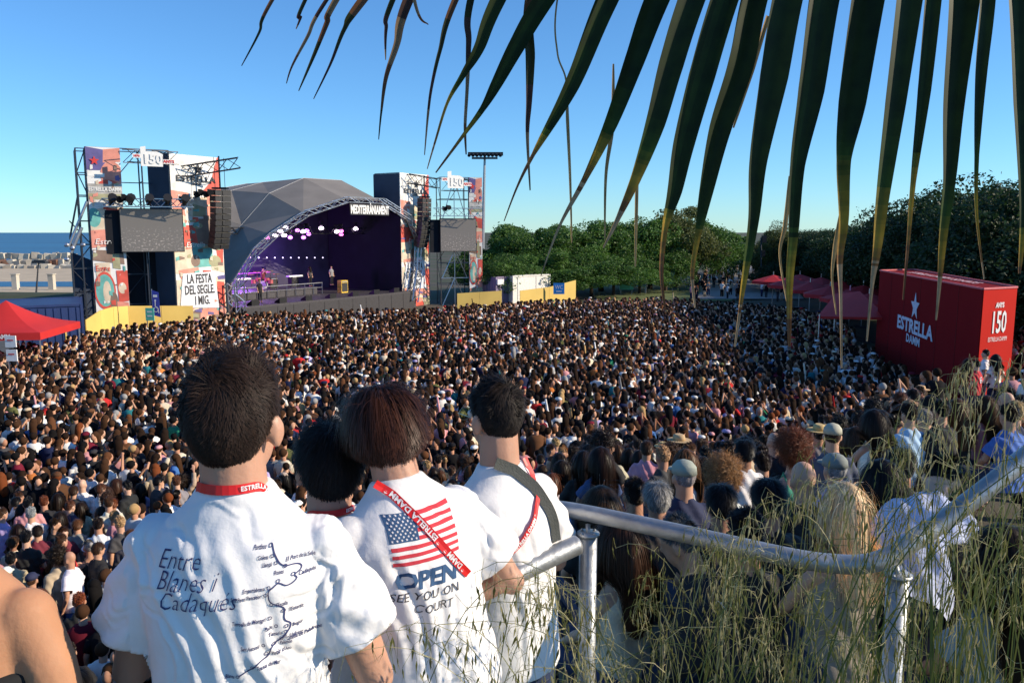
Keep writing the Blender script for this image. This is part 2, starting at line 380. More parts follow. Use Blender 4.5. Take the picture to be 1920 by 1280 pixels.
def tower(u0, u1, zt, depth, label, name="stage_tower", cut=None):
    root = empty(name, ST(u0, 0, 0), label=label, cat="stage tower"); inv = Matrix.Translation(-ST(u0, 0, 0))
    pl = Plane2(inv @ ST(u0, 0, 0), U, Z); wd = u1-u0
    d = lambda u, n, z: inv @ ST(u, n, z)
    MB().add([d(u0, 0, 0), d(u1, 0, 0), d(u1, 0, zt), d(u0, 0, zt), d(u0, -.06, 0), d(u1, -.06, 0), d(u1, -.06, zt), d(u0, -.06, zt)],
             [(0, 1, 2, 3), (5, 4, 7, 6), (0, 3, 7, 4), (1, 5, 6, 2), (3, 2, 6, 7), (0, 4, 5, 1)]).build("banner", WHITEM, root)
    b = MB()
    b.add([d(u0, -.08, 0), d(u0, -depth, 0), d(u0, -depth, zt-.05), d(u0, -.08, zt-.05), d(u0+.05, -.08, 0), d(u0+.05, -depth, 0), d(u0+.05, -depth, zt-.05), d(u0+.05, -.08, zt-.05)],
          [(0, 3, 2, 1), (4, 5, 6, 7), (0, 4, 7, 3), (1, 2, 6, 5), (3, 7, 6, 2), (0, 1, 5, 4)])
    b.build("side_cladding", CLADD, root)
    b = MB()
    for u in (u0+.1, u1-.1):
        for n in (-.2, -depth+.1): b.tube([d(u, n, 0), d(u, n, zt)], .05, 5)
    k = 6
    for i in range(k+1):
        z = zt*i/k
        b.tube([d(u0+.1, -.2, z), d(u0+.1, -depth+.1, z)], .04, 4); b.tube([d(u1-.1, -.2, z), d(u1-.1, -depth+.1, z)], .04, 4)
        b.tube([d(u0+.1, -depth+.1, z), d(u1-.1, -depth+.1, z)], .04, 4)
        if i < k:
            b.tube([d(u1-.1, -.2, z), d(u1-.1, -depth+.1, z+zt/k)], .03, 4); b.tube([d(u0+.1, -depth+.1, z), d(u1-.1, -depth+.1, z+zt/k)], .03, 4)
    b.build("scaffold_frame", STEEL, root)
    collage(pl, wd, 0, zt, root, 5, False)
    s = MB(); star_faces(s, pl, wd*.55, zt*.925, .42, .075); s.build("star_emblem", INK, root)
    pl.text("ESTRELLA", wd*.5, zt*.868, .55, INK, root, e=.075, fit=wd*.78, bold=.012)
    pl.text("DAMM", wd*.5, zt*.842, .25, INK, root, e=.075, bold=.01)
    pl.text("Estrella", wd*.26, zt*.765, .4, WHITEM, root, e=.075, shear=.2)
    pl.text("Estrella", wd*.42, zt*.50, .5, WHITEM, root, e=.075, shear=.2)
    q = MB(); pl.poly(q, [(wd*.06, zt*.15), (wd*.84, zt*.13), (wd*.78, zt*.345), (wd*.14, zt*.34)], .07); q.build("slogan_board", mat("slogan_paper", (.70, .71, .74), .6, var=.04), root)
    for i, t in enumerate(("LA FESTA", "DEL SEGLE.", "I MIG.")):
        pl.text(t, wd*(.46, .46, .5)[i], zt*(.305-.062*i), .86, INK, root, e=.09, fit=wd*(.5, .6, .3)[i], bold=.018)
    return root, pl
tower(0, 3.95, 12.05, 2.4, "left stage tower with dark side cladding and slogan board, behind the large speaker stack")
tower(23.1, 27.2, 12.2, 3.2, "right stage tower with slogan board, beyond the dome and beside the smaller screen")

# white rim on tower edges
def wing(A, B, zt, n0, label, ban_u, seed, mirror=False, back=True):
    "side wing: scaffold frame plus narrow banner; A, B ground points of its front line"
    A, B = Vector(A), Vector(B); d = (B-A); L = d.length; d.normalize(); nn = Vector((d.y, -d.x, 0))
    root = empty("scaffold_wing", A, label=label, cat="scaffold tower")
    P = lambda s, n, z: d*s+nn*n+Z*z
    b0, b1 = ban_u
    pl = Plane2(P(b0, 0, 0), d, Z); wd = b1-b0
    MB().box(((b0+b1)/2, -.03, zt/2), (wd, .05, zt), M=Matrix((( d.x, -nn.x*-1, 0, 0), (d.y, nn.y, 0, 0), (0, 0, 1, 0), (0, 0, 0, 1)))).build("banner", WHITEM, root)
    collage(pl, wd, 0, zt, root, seed, True)
    pl.text("ESTRELLA DAMM", wd*.5, zt*.785, .34, WHITEM, root, e=.075, fit=wd*.95, bold=.008)
    pl.text("Estrella", wd*.5, zt*.515, .5, WHITEM, root, e=.075, shear=.2, fit=wd*.8)
    pl.text("Estre", wd*.28, zt*.375, .5, REDP, root, e=.075, fit=wd*.42)
    s = MB(); star_faces(s, pl, wd*.24, zt*.93, .3, .075); s.build("star_emblem", REDP, root)
    b = MB(); lv = 6
    for s_ in ([0, L*.32, L*.66, L] if back else [0, b0, L]):
        for n in (-.25, -2.4): b.tube([P(s_, n, 0), P(s_, n, zt if s_ > 0 or mirror else zt)], .05, 5)
    ss = [0, L*.32, L*.66, L]
    for i in range(lv+1):
        z = zt*i/lv
        for n in (-.25, -2.4): 
            if i >= 0 and (n < -1 or i in (0, 6) or not back): b.tube([P(0, n, z), P(L, n, z)], .04, 4)
        for s_ in ss: b.tube([P(s_, -.25, z), P(s_, -2.4, z)], .035, 4)
        if i < lv:
            for j in (0, 3): b.tube([P(ss[j], -.25, z), P(ss[j], -2.4, z+zt/lv)], .03, 4)
            if i < 3 or i == 5: b.tube([P(ss[i % 2], -2.4, z), P(ss[i % 2+1], -2.4, z+zt/lv)], .03, 4); b.tube([P(ss[1+i % 2], -2.4, z+zt/lv), P(ss[2], -2.4, z)], .03, 4)
    b.build("scaffold_frame", STEEL, root)
    return root, P, pl
A = W(182, 600, 51.2); A.z = 0; B = W(334, 600, 53.6); B.z = 0
wl, PL_, _ = wing(A, B, 12.2, 0, "left scaffold wing with a narrow printed banner, nearest the sea", (0, 1.95), 3)
# outer stair bay at far left, with cable bundle
b = MB()
for (s0, z0, z1) in ((-.55, 7.5, 12.1), (-.55, 0, 7.5), (-1.15, 0, 6.6)):
    for n in (-.3, -2.4): b.tube([PL_(s0, n, z0), PL_(s0, n, z1)], .05, 5)
for i in range(9):
    z = [0, 1.4, 3, 4.6, 6.1, 7.6, 9.2, 10.6, 12.1][i]; s0 = -1.15 if z < 6.7 else -.55
    for n in (-.3, -2.4): b.tube([PL_(s0, n, z), PL_(0, n, z)], .04, 4)
    b.tube([PL_(s0, -.3, z), PL_(s0, -2.4, z)], .035, 4)
    if i < 8: b.tube([PL_(s0 if i % 2 else 0, -.3, z), PL_(0 if i % 2 else s0, -.3, z+1.5)], .035, 4)
b.tube([PL_(-1.15, -.3, 6.6), PL_(-.55, -.3, 9.2)], .04, 4); b.tube([PL_(-1.15, -2.4, 6.6), PL_(-.55, -2.4, 9.2)], .04, 4)
b.build("stair_bay", STEEL, wl)
MB().quad(PL_(-1.1, -2.45, 0), PL_(.1, -2.45, 0), PL_(.1, -2.45, 5.0), PL_(-1.1, -2.45, 5.6)).build("netting", CLADD, wl)
MB().quad(PL_(1.95, -2.5, .2), PL_(3.5, -2.5, .2), PL_(3.5, -2.5, 5.7), PL_(1.95, -2.5, 5.7)).quad(PL_(3.52, -2.4, .2), PL_(5.2, -2.0, .2), PL_(5.2, -2.0, 5.7), PL_(3.52, -2.4, 5.7)).build("black_drape", DRAPE, wl)
b = MB(); b.tube([PL_(-1.3, 0, 6.0), PL_(-.1, 0, 8.8)], .09, 6); b.tube([PL_(-1.2, 0, 5.6), PL_(-.5, 0, 7.2)], .12, 6); b.build("folded_arm", ALU, wl)
for q in [(-1.4, 6.1), (-1.1, 5.9), (-.5, 6.1), (-1.45, 5.2)]: MB().ell(PL_(q[0], .1, q[1]), (.16, .16, .14), 8, 6).build("flood_light", ALU, wl)
A = W(829, 600, 75.5); A.z = 0; B = W(905, 600, 76.5); B.z = 0
wr, PR_, _ = wing(A, B, 11.95, 0, "right scaffold wing with a narrow printed banner, in front of the trees", ((B-A).length-1.25, (B-A).length), 3, back=False)
b = MB(); Lr = (B-A).length
for z0, z1 in ((0, 2.6), (2.6, 5.2), (7.8, 11.9)):
    b.tube([PR_(.1, -.2, z0), PR_(1.3, -.2, z1)], .05, 4); b.tube([PR_(2.5, -.2, z0), PR_(1.3, -.2, z1)], .05, 4)
    b.tube([PR_(0, -.2, z1), PR_(2.6, -.2, z1)], .05, 4)
b.tube([PR_(1.3, -.2, 0), PR_(1.3, -.2, 11.9)], .05, 4); b.build("cross_brace", ALU, wr)

def led_screen(a, b, zt, zb, label, cap=True):
    a, b = Vector(a), Vector(b); d = (b-a); L = d.length; d.normalize(); nn = Vector((d.y, -d.x, 0))
    root = empty("led_screen", (a.x, a.y, zb), label=label, cat="screen")
    M = Matrix(((d.x, nn.x, 0, 0), (d.y, nn.y, 0, 0), (0, 0, 1, 0), (0, 0, 0, 1)))
    h = zt-zb; MB().box((L/2, -.25, h/2), (L+.1, .3, h+.1), M=M).build("housing", BLACKM, root)
    MB().box((-.45, -.5, h/2-.1), (.9, .3, h+.05), M=M).build("side_panel", DRAPE, root)
    m = bpy.data.materials.new("screen_picture"); m.use_nodes = True; n = m.node_tree.nodes; l = m.node_tree.links; bs = n["Principled BSDF"]
    tc = n.new("ShaderNodeTexCoord"); se = n.new("ShaderNodeSeparateXYZ"); l.new(tc.outputs["UV"], se.inputs[0])
    vo = n.new("ShaderNodeTexNoise"); vo.inputs["Scale"].default_value = 26; vo.inputs["Detail"].default_value = 3; l.new(tc.outputs["UV"], vo.inputs["Vector"])
    mr = n.new("ShaderNodeMapRange"); mr.inputs[1].default_value = .62; mr.inputs[2].default_value = .3; l.new(se.outputs[1], mr.inputs[0])
    th = n.new("ShaderNodeMapRange"); th.inputs[1].default_value = .55; th.inputs[2].default_value = .72; l.new(vo.outputs[0], th.inputs[0])
    mu = n.new("ShaderNodeMath"); mu.operation = 'MULTIPLY'; l.new(mr.outputs[0], mu.inputs[0]); l.new(th.outputs[0], mu.inputs[1])
    mx = n.new("ShaderNodeMixRGB"); mx.inputs[1].default_value = (.17, .155, .14, 1); mx.inputs[2].default_value = (.48, .42, .38, 1)
    l.new(mu.outputs[0], mx.inputs[0]); l.new(mx.outputs[0], bs.inputs["Base Color"]); bs.inputs["Roughness"].default_value = .5
    l.new(mx.outputs[0], bs.inputs["Emission Color"]); bs.inputs["Emission Strength"].default_value = .12
    o = MB().quad(d*0, d*L, d*L+Z*h, Z*h).build("picture", m, root)
    o.location = nn*-.08
    uv = o.data.uv_layers.new(name="uv")
    for i, c in enumerate([(0, 0), (1, 0), (1, 1), (0, 1)]): uv.data[i].uv = c
    return root, d, nn, L
sa = W(229, 470, 51.6); sb = W(345, 470, 53.0)
led_screen((sa.x, sa.y, 0), (sb.x, sb.y, 0), 8.35, 5.65, "large grey video screen on the left between two printed banners")
sc_ = W(827, 470, 74.2); sd_ = W(893, 470, 75.2)
led_screen((sc_.x, sc_.y, 0), (sd_.x, sd_.y, 0), 8.1, 5.15, "smaller grey video screen on the right beside the floodlight mast")

def truss_bar(a, b, label, size=.5, lights=0, m=ALU, r=.035, name="lighting_truss"):
    root = empty(name, a, label=label, cat="truss"); mb = MB(); a, b = Vector(a), Vector(b); truss(mb, (0, 0, 0), b-a, size, r); mb.build("truss_frame", m, root)
    for i in range(lights):
        p = (b-a)*((i+.5)/lights); q = MB(); q.tube([p+Vector((0, 0, .1)), p+Vector((.25, -.35, .35))], [.2, .28], 8); q.box(p+Vector((0, 0, .0)), (.2, .2, .35)); q.build("stage_lamp", BLACKM, root)
    return root
truss_bar((sa.x-.9, sa.y-.3, 8.75), (sb.x+.9, sb.y-.3, 8.75), "silver lighting truss along the top of the left video screen", .5, 5)
truss_bar((sc_.x-.6, sc_.y-.4, 8.7), (sd_.x+.5, sd_.y-.4, 8.7), "silver lighting truss along the top of the right video screen", .7, 0)
a = W(233, 282, 51.8); b_ = W(330, 296, 54); a.z = 11.7; b_.z = 11.7
truss_bar(a, b_, "dark box truss carrying the white number sign on the left", .8, 0, STEEL, .03)
a2 = W(829, 335, 75.3); b2 = W(880, 335, 76); a2.z = 11.2; b2.z = 11.2
truss_bar(a2, b2, "dark box truss carrying the white number sign on the right", 1.0, 0, STEEL, .03)

def sign150(p, s, label):
    root = empty("number_sign", p, label=label, cat="sign"); pl = Plane2((0, 0, 0), (.86, .5, 0), (0, 0, 1))
    mb = MB(); pl.poly(mb, [(-.95*s, -.75*s), (1.1*s, -.75*s), (1.15*s, .5*s), (.6*s, .75*s), (-.45*s, .75*s), (-.45*s, 1.25*s), (-.95*s, 1.15*s)], 0)
    mb.box((-.04, .07, 0), (1.6*s, .08, 1.2*s), math.atan2(.5, .86)); mb.build("sign_plate", WHITEM, root)
    pl.text("150", .15*s, -.05*s, 1.3*s, INK, root, e=.02, bold=-.02, fit=1.75*s)
    pl.text("150", .15*s, -.05*s, 1.3*s, WHITEM, root, e=.05, bold=.03, fit=1.7*s)
    k = MB(); pl.poly(k, [(1.15*s, -.45*s), (2.2*s, -.45*s), (2.2*s, 0), (1.15*s, 0)], 0); k.build("side_plate", WHITEM, root); k = MB(); pl.poly(k, [(-1.7*s, .05*s), (-.95*s, .05*s), (-.95*s, .45*s), (-1.7*s, .45*s)], 0); k.build("side_plate", WHITEM, root)
    pl.text("ANYS", 1.68*s, -.22*s, .42*s, REDP, root, e=.02, bold=.01)
    pl.text("1876", -1.32*s, .25*s, .3*s, REDP, root, e=.02, bold=.008)
p = W(283, 298, 51.6); sign150(p, .62, "white 150 sign on the truss between the left banners")
p = W(853, 341, 74.8); sign150(p, .78, "white 150 sign on the truss between the right banners")

def line_array(u, n, zt, zb, k, label):
    root = empty("line_array", ST(u, n, zt), label=label, cat="speaker stack")
    H = (zt-zb)/k; x0 = Vector((0, 0, 0)); ang = 0; p = Vector((0, 0, 0))
    for i in range(k):
        t = i/(k-1); ang = R(2+16*t*t); f = N*math.cos(ang)-Z*math.sin(ang); up = N*math.sin(ang)+Z*math.cos(ang)
        c = p-up*H*.5; mb = MB()
        M = Matrix(((U.x, f.x, up.x, c.x), (U.y, f.y, up.y, c.y), (U.z, f.z, up.z, c.z), (0, 0, 0, 1)))
        mb.box((0, 0, 0), (1.25, .62, H*.93), M=M); mb.box((0, .33, 0), (.16, .05, H*.8), M=M)
        sp = mb.build("speaker", mat("speaker_grille", (.02, .02, .022), .6, var=.3, scale=9), root)
        g = MB().box((0, .345, H*.43), (1.2, .03, H*.06), M=M); g.build("grille_edge", mat("grille_edge", (.13, .12, .10), .5), sp)
        p = p-up*H
    q = MB(); q.box(ST(0, 0, .1)-ST(0, 0, 0), (1.0, .5, .12)); q.tube([(0, 0, .1), (0, 0, 12.0-zt)], .06, 5); q.tube([U*.4, U*.4+Z*(11.9-zt)], .02, 4); q.tube([U*-.4, U*-.4+Z*(11.9-zt)], .02, 4)
    q.build("rigging", BLACKM, root)
line_array(2.75, 1.55, 9.75, 5.75, 10, "black hanging speaker stack in front of the left stage tower")
line_array(24.9, 1.35, 9.95, 5.5, 11, "black hanging speaker stack in front of the right stage tower")
truss_bar(ST(.9, .1, 10.9), ST(3.9, 2.2, 11.6), "black box truss arm at the top of the left stage tower", .7, 0, BLACKM, .04)
truss_bar(ST(23.8, .3, 11.7), ST(26.2, 2.0, 11.3), "black box truss arm at the top of the right stage tower", .8, 0, BLACKM, .04)
def floodset(p, label, k=3):
    root = empty("flood_lights", p, label=label, cat="lights")
    for i in range(k):
        mb = MB(); c = Vector((.35*i, -.1*i, .12*(i % 2))); mb.tube([c, c+Vector((.25, -.35, -.1))], [.13, .22], 8); mb.box(c, (.16, .2, .3)); mb.tube([c, c-Vector((0, 0, .35))], .03, 4); mb.build("lamp", BLACKM, root)
floodset(ST(1.6, .4, 9.5), "dark flood lights mounted above the left hanging speaker stack", 4)
floodset(W(222, 372, 51), "dark flood lights at the left end of the left screen truss", 3)
floodset(W(338, 372, 53.2), "pair of dark flood lights at the right end of the left screen truss", 2)
floodset(W(831, 390, 74), "dark flood lights at the left end of the right screen truss", 2)

# ---- dome
GREYF = mat("grey_membrane", (.20, .18, .16), .75, var=.12, scale=.5, bump=.15, bscale=2)
R0 = [(4.2, 0), (4.25, 3.2), (6.2, 5.5), (7.9, 6.7), (11.2, 8.35), (15.7, 9.55), (20, 9.55), (23.4, 8.2), (24.7, 6.2), (24.4, 3.4), (23.4, 0)]
R1 = [(3.6, 0), (4.6, 3.0), (7.0, 5.2), (9.6, 7.4), (12.5, 10.0), (16.3, 11.45), (20.8, 11.5), (25, 10), (27.2, 7), (27.6, 3.6), (27, 0)]
R2 = [(3.2, 0), (3.4, 3.2), (5.2, 6.3), (8.2, 8.8), (12.3, 10.35), (15.6, 11.2), (19.5, 11.65), (24, 10.2), (26.6, 7.5), (27.5, 4), (27.5, 0)]
R3 = [(5, 0), (5, 3), (7, 6), (9.8, 8.6), (13.6, 10.6), (17.2, 11.3), (21, 10.9), (24, 9), (25.5, 6.5), (26, 4), (26, 0)]
NS = [.35, -5, -9.5, -13.5]
root = empty("stage_dome", ST(14, 0, 0), label="big faceted grey dome roof over the stage with a truss arch", cat="stage dome"); inv = Matrix.Translation(-ST(14, 0, 0))
mb = MB(); rings = [[inv @ ST(u, n, z) for u, z in rg] for rg, n in zip((R0, R1, R2, R3), NS)]
for a, b in zip(rings[:-1], rings[1:]):
    for i in range(10):
        if a is rings[0] and i % 2 == 1: mb.add([a[i], a[i+1], b[i+1], b[i]], [(0, 3, 1), (1, 3, 2)])
        else: mb.add([a[i], a[i+1], b[i+1], b[i]], [(0, 2, 1), (0, 3, 2)])
cpt = inv @ ST(16, -16, 4)
for i in range(10): mb.add([rings[3][i], rings[3][i+1], cpt], [(0, 2, 1)])
o = mb.build("membrane", GREYF, root)
md = o.modifiers.new("thickness", 'SOLIDIFY'); md.thickness = .06; md.offset = -1
mb = MB()
for rg in rings[1:]: mb.tube([p+Vector((0, 0, .04)) for p in rg], .05, 4)
for i in range(1, 10): mb.tube([rings[0][i], rings[1][i], rings[2][i], rings[3][i]], .045, 4)
mb.build("seam", mat("pale_seam", (.42, .40, .37), .7), root)
mb = MB()
for a, b in zip(R0[1:-1], R0[2:-1]):
    truss(mb, inv @ ST(a[0], .75, a[1]), inv @ ST(b[0], .75, b[1]), .42, .036, .8, up=N, chords=4)
truss(mb, inv @ ST(4.3, .75, 1.2), inv @ ST(4.25, .75, 3.3), .8, .06, .8); truss(mb, inv @ ST(23.6, .75, .6), inv @ ST(24.4, .75, 3.6), .8, .06, .8)
mb.build("arch_truss", ALU, root)
mb = MB(); k = inv
mb.add([k @ ST(3.9, -9.2, 0), k @ ST(26.8, -9.2, 0), k @ ST(26.6, -9.2, 7.4), k @ ST(23.6, -9.2, 9.9), k @ ST(19.5, -9.2, 11.3), k @ ST(12.3, -9.2, 10), k @ ST(8.2, -9.2, 8.5), k @ ST(5.2, -9.2, 6)], [tuple(range(8))])
bd = mb.build("backdrop", mat("backdrop_cloth", (.05, .045, .075), .95, var=.35, scale=.5), root)  # violet in the cloth colour stands in for purple haze
MB().add([k @ ST(22.95, .15, 1.5), k @ ST(22.9, -9, 1.5), k @ ST(22.9, -9, 9.7), k @ ST(22.95, -5, 10.3), k @ ST(22.95, .15, 8.2)], [(0, 1, 2, 3, 4)]).build("wing_drape", DRAPE, root)
mb = MB(); mb.quad(k @ ST(4.5, -.2, 1.5), k @ ST(4.2, -9, 1.5), k @ ST(4.8, -9, 5.8), k @ ST(4.6, -.2, 3)); mb.build("wing_drape", DRAPE, root)
root2 = empty("stage_deck", ST(14, 0, 0), label="dark raised stage deck with a grey front under the dome", cat="stage")
mb = MB(); q = [ST(4.4, .9, 0), ST(24, .9, 0), ST(24, -9, 0), ST(4.4, -9, 0)]; q = [inv @ p for p in q]
mb.add([p for p in q]+[p+Z*1.55 for p in q], [(0, 1, 5, 4), (1, 2, 6, 5), (2, 3, 7, 6), (3, 0, 4, 7), (4, 5, 6, 7)]); mb.build("deck", mat("stage_floor", (.05, .045, .05), .6, var=.3), root2)
mb = MB()
for i in range(12): mb.add([inv @ ST(4.6+i*1.6, .93, .1), inv @ ST(6.1+i*1.6, .93, .1), inv @ ST(6.1+i*1.6, .93, 1.4), inv @ ST(4.6+i*1.6, .93, 1.4)], [(0, 1, 2, 3)])
mb.build("front_panel", mat("stage_skirt", (.045, .042, .045), .8), root2)
mb = MB(); mb.box(inv @ ST(11, -5.5, 1.85), (11, 3, .6), rz=math.atan2(U.y, U.x)); mb.build("riser", mat("stage_floor"), root2)
mb = MB()
for i in range(12): mb.tube([inv @ ST(6+i, -3.9, 1.55), inv @ ST(6+i, -3.9, 2.5)], .04, 4)
mb.tube([inv @ ST(6, -3.9, 2.5), inv @ ST(17, -3.9, 2.5)], .05, 4); mb.tube([inv @ ST(6, -3.9, 2.1), inv @ ST(17, -3.9, 2.1)], .03, 4); mb.build("riser_rail", ALU, root2)
mb = MB(); mb.tube([inv @ ST(5, -8.8, 3.35), inv @ ST(15.5, -8.8, 3.35)], .035, 4); mb.build("neon_strip", mat("magenta_glow", (.4, .05, .4), emit=(.8, .12, .7), es=1.1), root2)
# sign on the arch
pl = Plane2(ST(18.0, 1.1, 8.7), U, Z)
rt = empty("stage_name_sign", ST(18.0, 1.1, 8.7), label="white cut-out word sign hanging under the arch top", cat="sign"); pl.o = Vector((0, 0, 0))
mb = MB(); pl.poly(mb, [(-2.35, -.38), (2.35, -.38), (2.4, .5), (-2.4, .5)], -.03); mb.build("sign_back", INK, rt)
pl.text("MEDITERRÀNIAMENT", 0, .02, .95, WHITEM, rt, e=.0, fit=4.65, bold=.035)
# lamps inside the dome
LP = [(575, 540, 1), (535, 570, 1), (495, 602, 1), (563, 602, 1), (612, 620, 0), (670, 563, 0), (715, 572, 1), (745, 565, 0), (760, 592, 0), (718, 620, 0), (860, 545, 1), (985, 573, 1), (1020, 568, 2), (1020, 595, 2), (1135, 550, 1), (430, 622, 2)]
def st_px(px, py, n):
    a, y, z = ray(px, py); t = (n+O2.dot(N))/(a*N.x+y*N.y); return Vector((a*t, y*t, CAMZ+z*t))
ORDW = ORD+['sixteen', 'seventeen']; rank = {i: k for k, i in enumerate(sorted(range(len(LP)), key=lambda i: LP[i][0]+LP[i][1]*.01))}
EM = [mat("violet_lamp", (.5, .1, .6), emit=(.62, .18, .9), es=4), mat("white_violet_lamp", (.8, .6, .9), emit=(.95, .72, 1), es=7), mat("pink_lamp", (.7, .1, .4), emit=(.9, .15, .6), es=4)]
for i, (x, y, c) in enumerate(LP):
    p = st_px(400+x/4.267, 300+y/4.267, -4.5)
    r_ = empty("moving_light", p, label=["violet", "white", "pink"][c]+" glowing stage light under the dome, %s counted from the left" % ORDW[rank[i]], cat="stage light", group="glowing stage lights under the dome")
    MB().tube([(0, 0, .5), (.05, -.05, .22)], .13, 6).box((0, 0, .55), (.35, .35, .16)).build("lamp_body", BLACKM, r_)
    MB().ell((.05, -.05, .0), (.24 if c == 1 else .2, .2, .15), 8, 6).build("lens", EM[c], r_)
truss_bar(ST(6, -4.5, 7.0), ST(23, -4.5, 7.0), "black lighting truss hanging across the stage under the dome", .5, 0, BLACKM, .04)
for i in range(10):
    p = st_px(400+(300+i*64)/4.267, 300+781/4.267, -8.5)
    r_ = MB().ell((0, 0, 0), (.07, .07, .07), 6, 4).build("small_lamp", mat("small_white_glow", (.9, .8, 1), emit=(.85, .75, 1), es=1.6)); r_.location = p
    tag(r_, "tiny white lamp in the row along the stage backdrop, %s counted from the left" % ORDW[i], "lamp", "tiny lamps in a row on the backdrop")
for u, n, z, e, col in ((8.0, -7.8, 4.6, 1000, (.50, .15, 1)), (11.5, -7.6, 4.4, 900, (.42, .16, 1)), (7, -8.2, 3.4, 90, (.8, .1, .9)), (17, -7, 5, 60, (.22, .18, 1))):
    l_ = bpy.data.lights.new("stage_glow", 'POINT'); l_.energy = e; l_.color = col; l_.shadow_soft_size = .5
    o = bpy.data.objects.new("stage_glow", l_); COL.objects.link(o); o.location = ST(u, n, z)
# gear on the stage
def drum_kit():
    r_ = empty("drum_kit", st_px(493, 527, -5.5), label="drum kit with cymbals on the left of the stage riser", cat="drum kit"); r_.location.z = 2.15
    MB().tube([(0, -.3, .35), (0, .2, .35)], .35, 14).build("bass_drum", WHITEM, r_)
    for x, y, z in ((-.4, 0, .65), (.35, 0, .65), (.7, -.2, .5), (-.75, -.1, .5)): MB().tube([(x, y, z), (x, y, z+.3)], .2, 10).build("drum", mat("drum_shell", (.5, .12, .12), .4), r_)
    for x, z in ((-1.0, 1.2), (-.5, 1.45), (.6, 1.5), (1.1, 1.25)): MB().tube([(x, .1, z), (x, .1, z+.03)], .28, 10).tube([(x, .1, 0), (x, .1, z)], .02, 4).build("cymbal", mat("brass", (.6, .4, .12), .3, .9), r_)
drum_kit()
def amp(u, n, z, m, label, s=(.8, .5, .9)):
    r_ = empty("amplifier", ST(u, n, z), rz=math.atan2(U.y, U.x), label=label, cat="amplifier")
    MB().box((0, 0, s[2]/2), s).build("cabinet", m, r_); MB().box((0, -s[1]/2-.01, s[2]*.45), (s[0]*.85, .02, s[2]*.7)).build("grille", mat("speaker_grille"), r_)
    MB().box((0, -s[1]/2-.02, s[2]*.9), (s[0]*.8, .03, s[2]*.08)).build("control_strip", ALU, r_)
YEL = mat("amp_yellow", (.7, .45, .04), .5)
amp(18.6, -3, 1.55, YEL, "yellow cabinet standing on the right half of the stage", (.8, .5, 1.1))
amp(13.3, -6, 2.15, BLACKM, "black amplifier in the middle of the stage riser"); amp(15.8, -6.2, 2.15, BLACKM, "black amplifier to the right on the stage riser")
def keyboard(u, n, z, label):
    r_ = empty("keyboard_stand", ST(u, n, z), rz=math.atan2(U.y, U.x), label=label, cat="keyboard"); MB().box((0, 0, 1.0), (1.5, .4, .12)).build("keyboard", WHITEM, r_)
    MB().tube([(-.6, 0, 0), (.6, 0, .95)], .03, 4).tube([(.6, 0, 0), (-.6, 0, .95)], .03, 4).build("stand", BLACKM, r_)
keyboard(9.3, -4.9, 2.15, "white keyboard on a crossed stand on the stage riser"); keyboard(14.8, -4.9, 2.15, "second white keyboard on the right end of the stage riser")
for i in range(7):
    r_ = empty("monitor_wedge", ST(6+i*2.6, .4, 1.55), rz=math.atan2(U.y, U.x), label="black monitor wedge on the front edge of the stage, %s counted from the left" % ORDW[i], cat="monitor speaker", group="black monitor wedges along the stage edge")
    MB().add([(-.35, -.3, 0), (.35, -.3, 0), (.35, .3, 0), (-.35, .3, 0), (-.35, -.3, .4), (.35, -.3, .4), (.35, .3, .1), (-.35, .3, .1)], [(3, 2, 1, 0), (4, 5, 6, 7), (0, 1, 5, 4), (1, 2, 6, 5), (2, 3, 7, 6), (3, 0, 4, 7)]).build("cabinet", BLACKM, r_)

# ---- yellow fence, containers, gazebo
YF = mat("yellow_hoarding", (.72, .50, .13), .75, var=.08, scale=.6)
def hoarding(pts, label, parts=True):
    p0 = pts[0][0]; r_ = empty("hoarding", (p0[0], p0[1], 0), label=label, cat="hoarding"); o_ = Vector((p0[0], p0[1], 0))
    for (a, za), (b, zb) in zip(pts[:-1], pts[1:]):
        a, b = Vector((a[0], a[1], 0))-o_, Vector((b[0], b[1], 0))-o_; d = (b-a).normalized(); n = Vector((d.y, -d.x, 0)); k = max(1, round((b-a).length/2.4))
        for i in range(k):
            p, q = a+(b-a)*(i/k)+d*.01, a+(b-a)*((i+1)/k)-d*.01; z1, z2 = za+(zb-za)*i/k, za+(zb-za)*(i+1)/k
            MB().add([p, q, q+Z*z2, p+Z*z1, p-n*.05, q-n*.05, q-n*.05+Z*z2, p-n*.05+Z*z1], [(0, 1, 2, 3), (5, 4, 7, 6), (0, 3, 7, 4), (1, 5, 6, 2), (3, 2, 6, 7)]).build("fence_panel", YF, r_)
    return r_
def g2(px, py, Y): p = W(px, py, Y); return (p.x, p.y), max(.3, p.z)
hoarding([g2(122, 617, 43.5), g2(158, 603, 45)], "short yellow hoarding between the red gazebo and the scaffold")
hoarding([g2(161, 600, 45), g2(188, 582, 47.5), g2(212, 575, 49.5), g2(240, 573.5, 50.5), g2(362, 573, 52.2)], "long yellow hoarding in front of the left stage tower")
hoarding([g2(857, 550, 70), g2(941, 545, 71)], "yellow hoarding under the right scaffold wing")
hoarding([g2(975, 545, 71), g2(1030, 538, 73), g2(1080, 525, 75)], "yellow hoarding with a blue notice, in front of the white cabin")
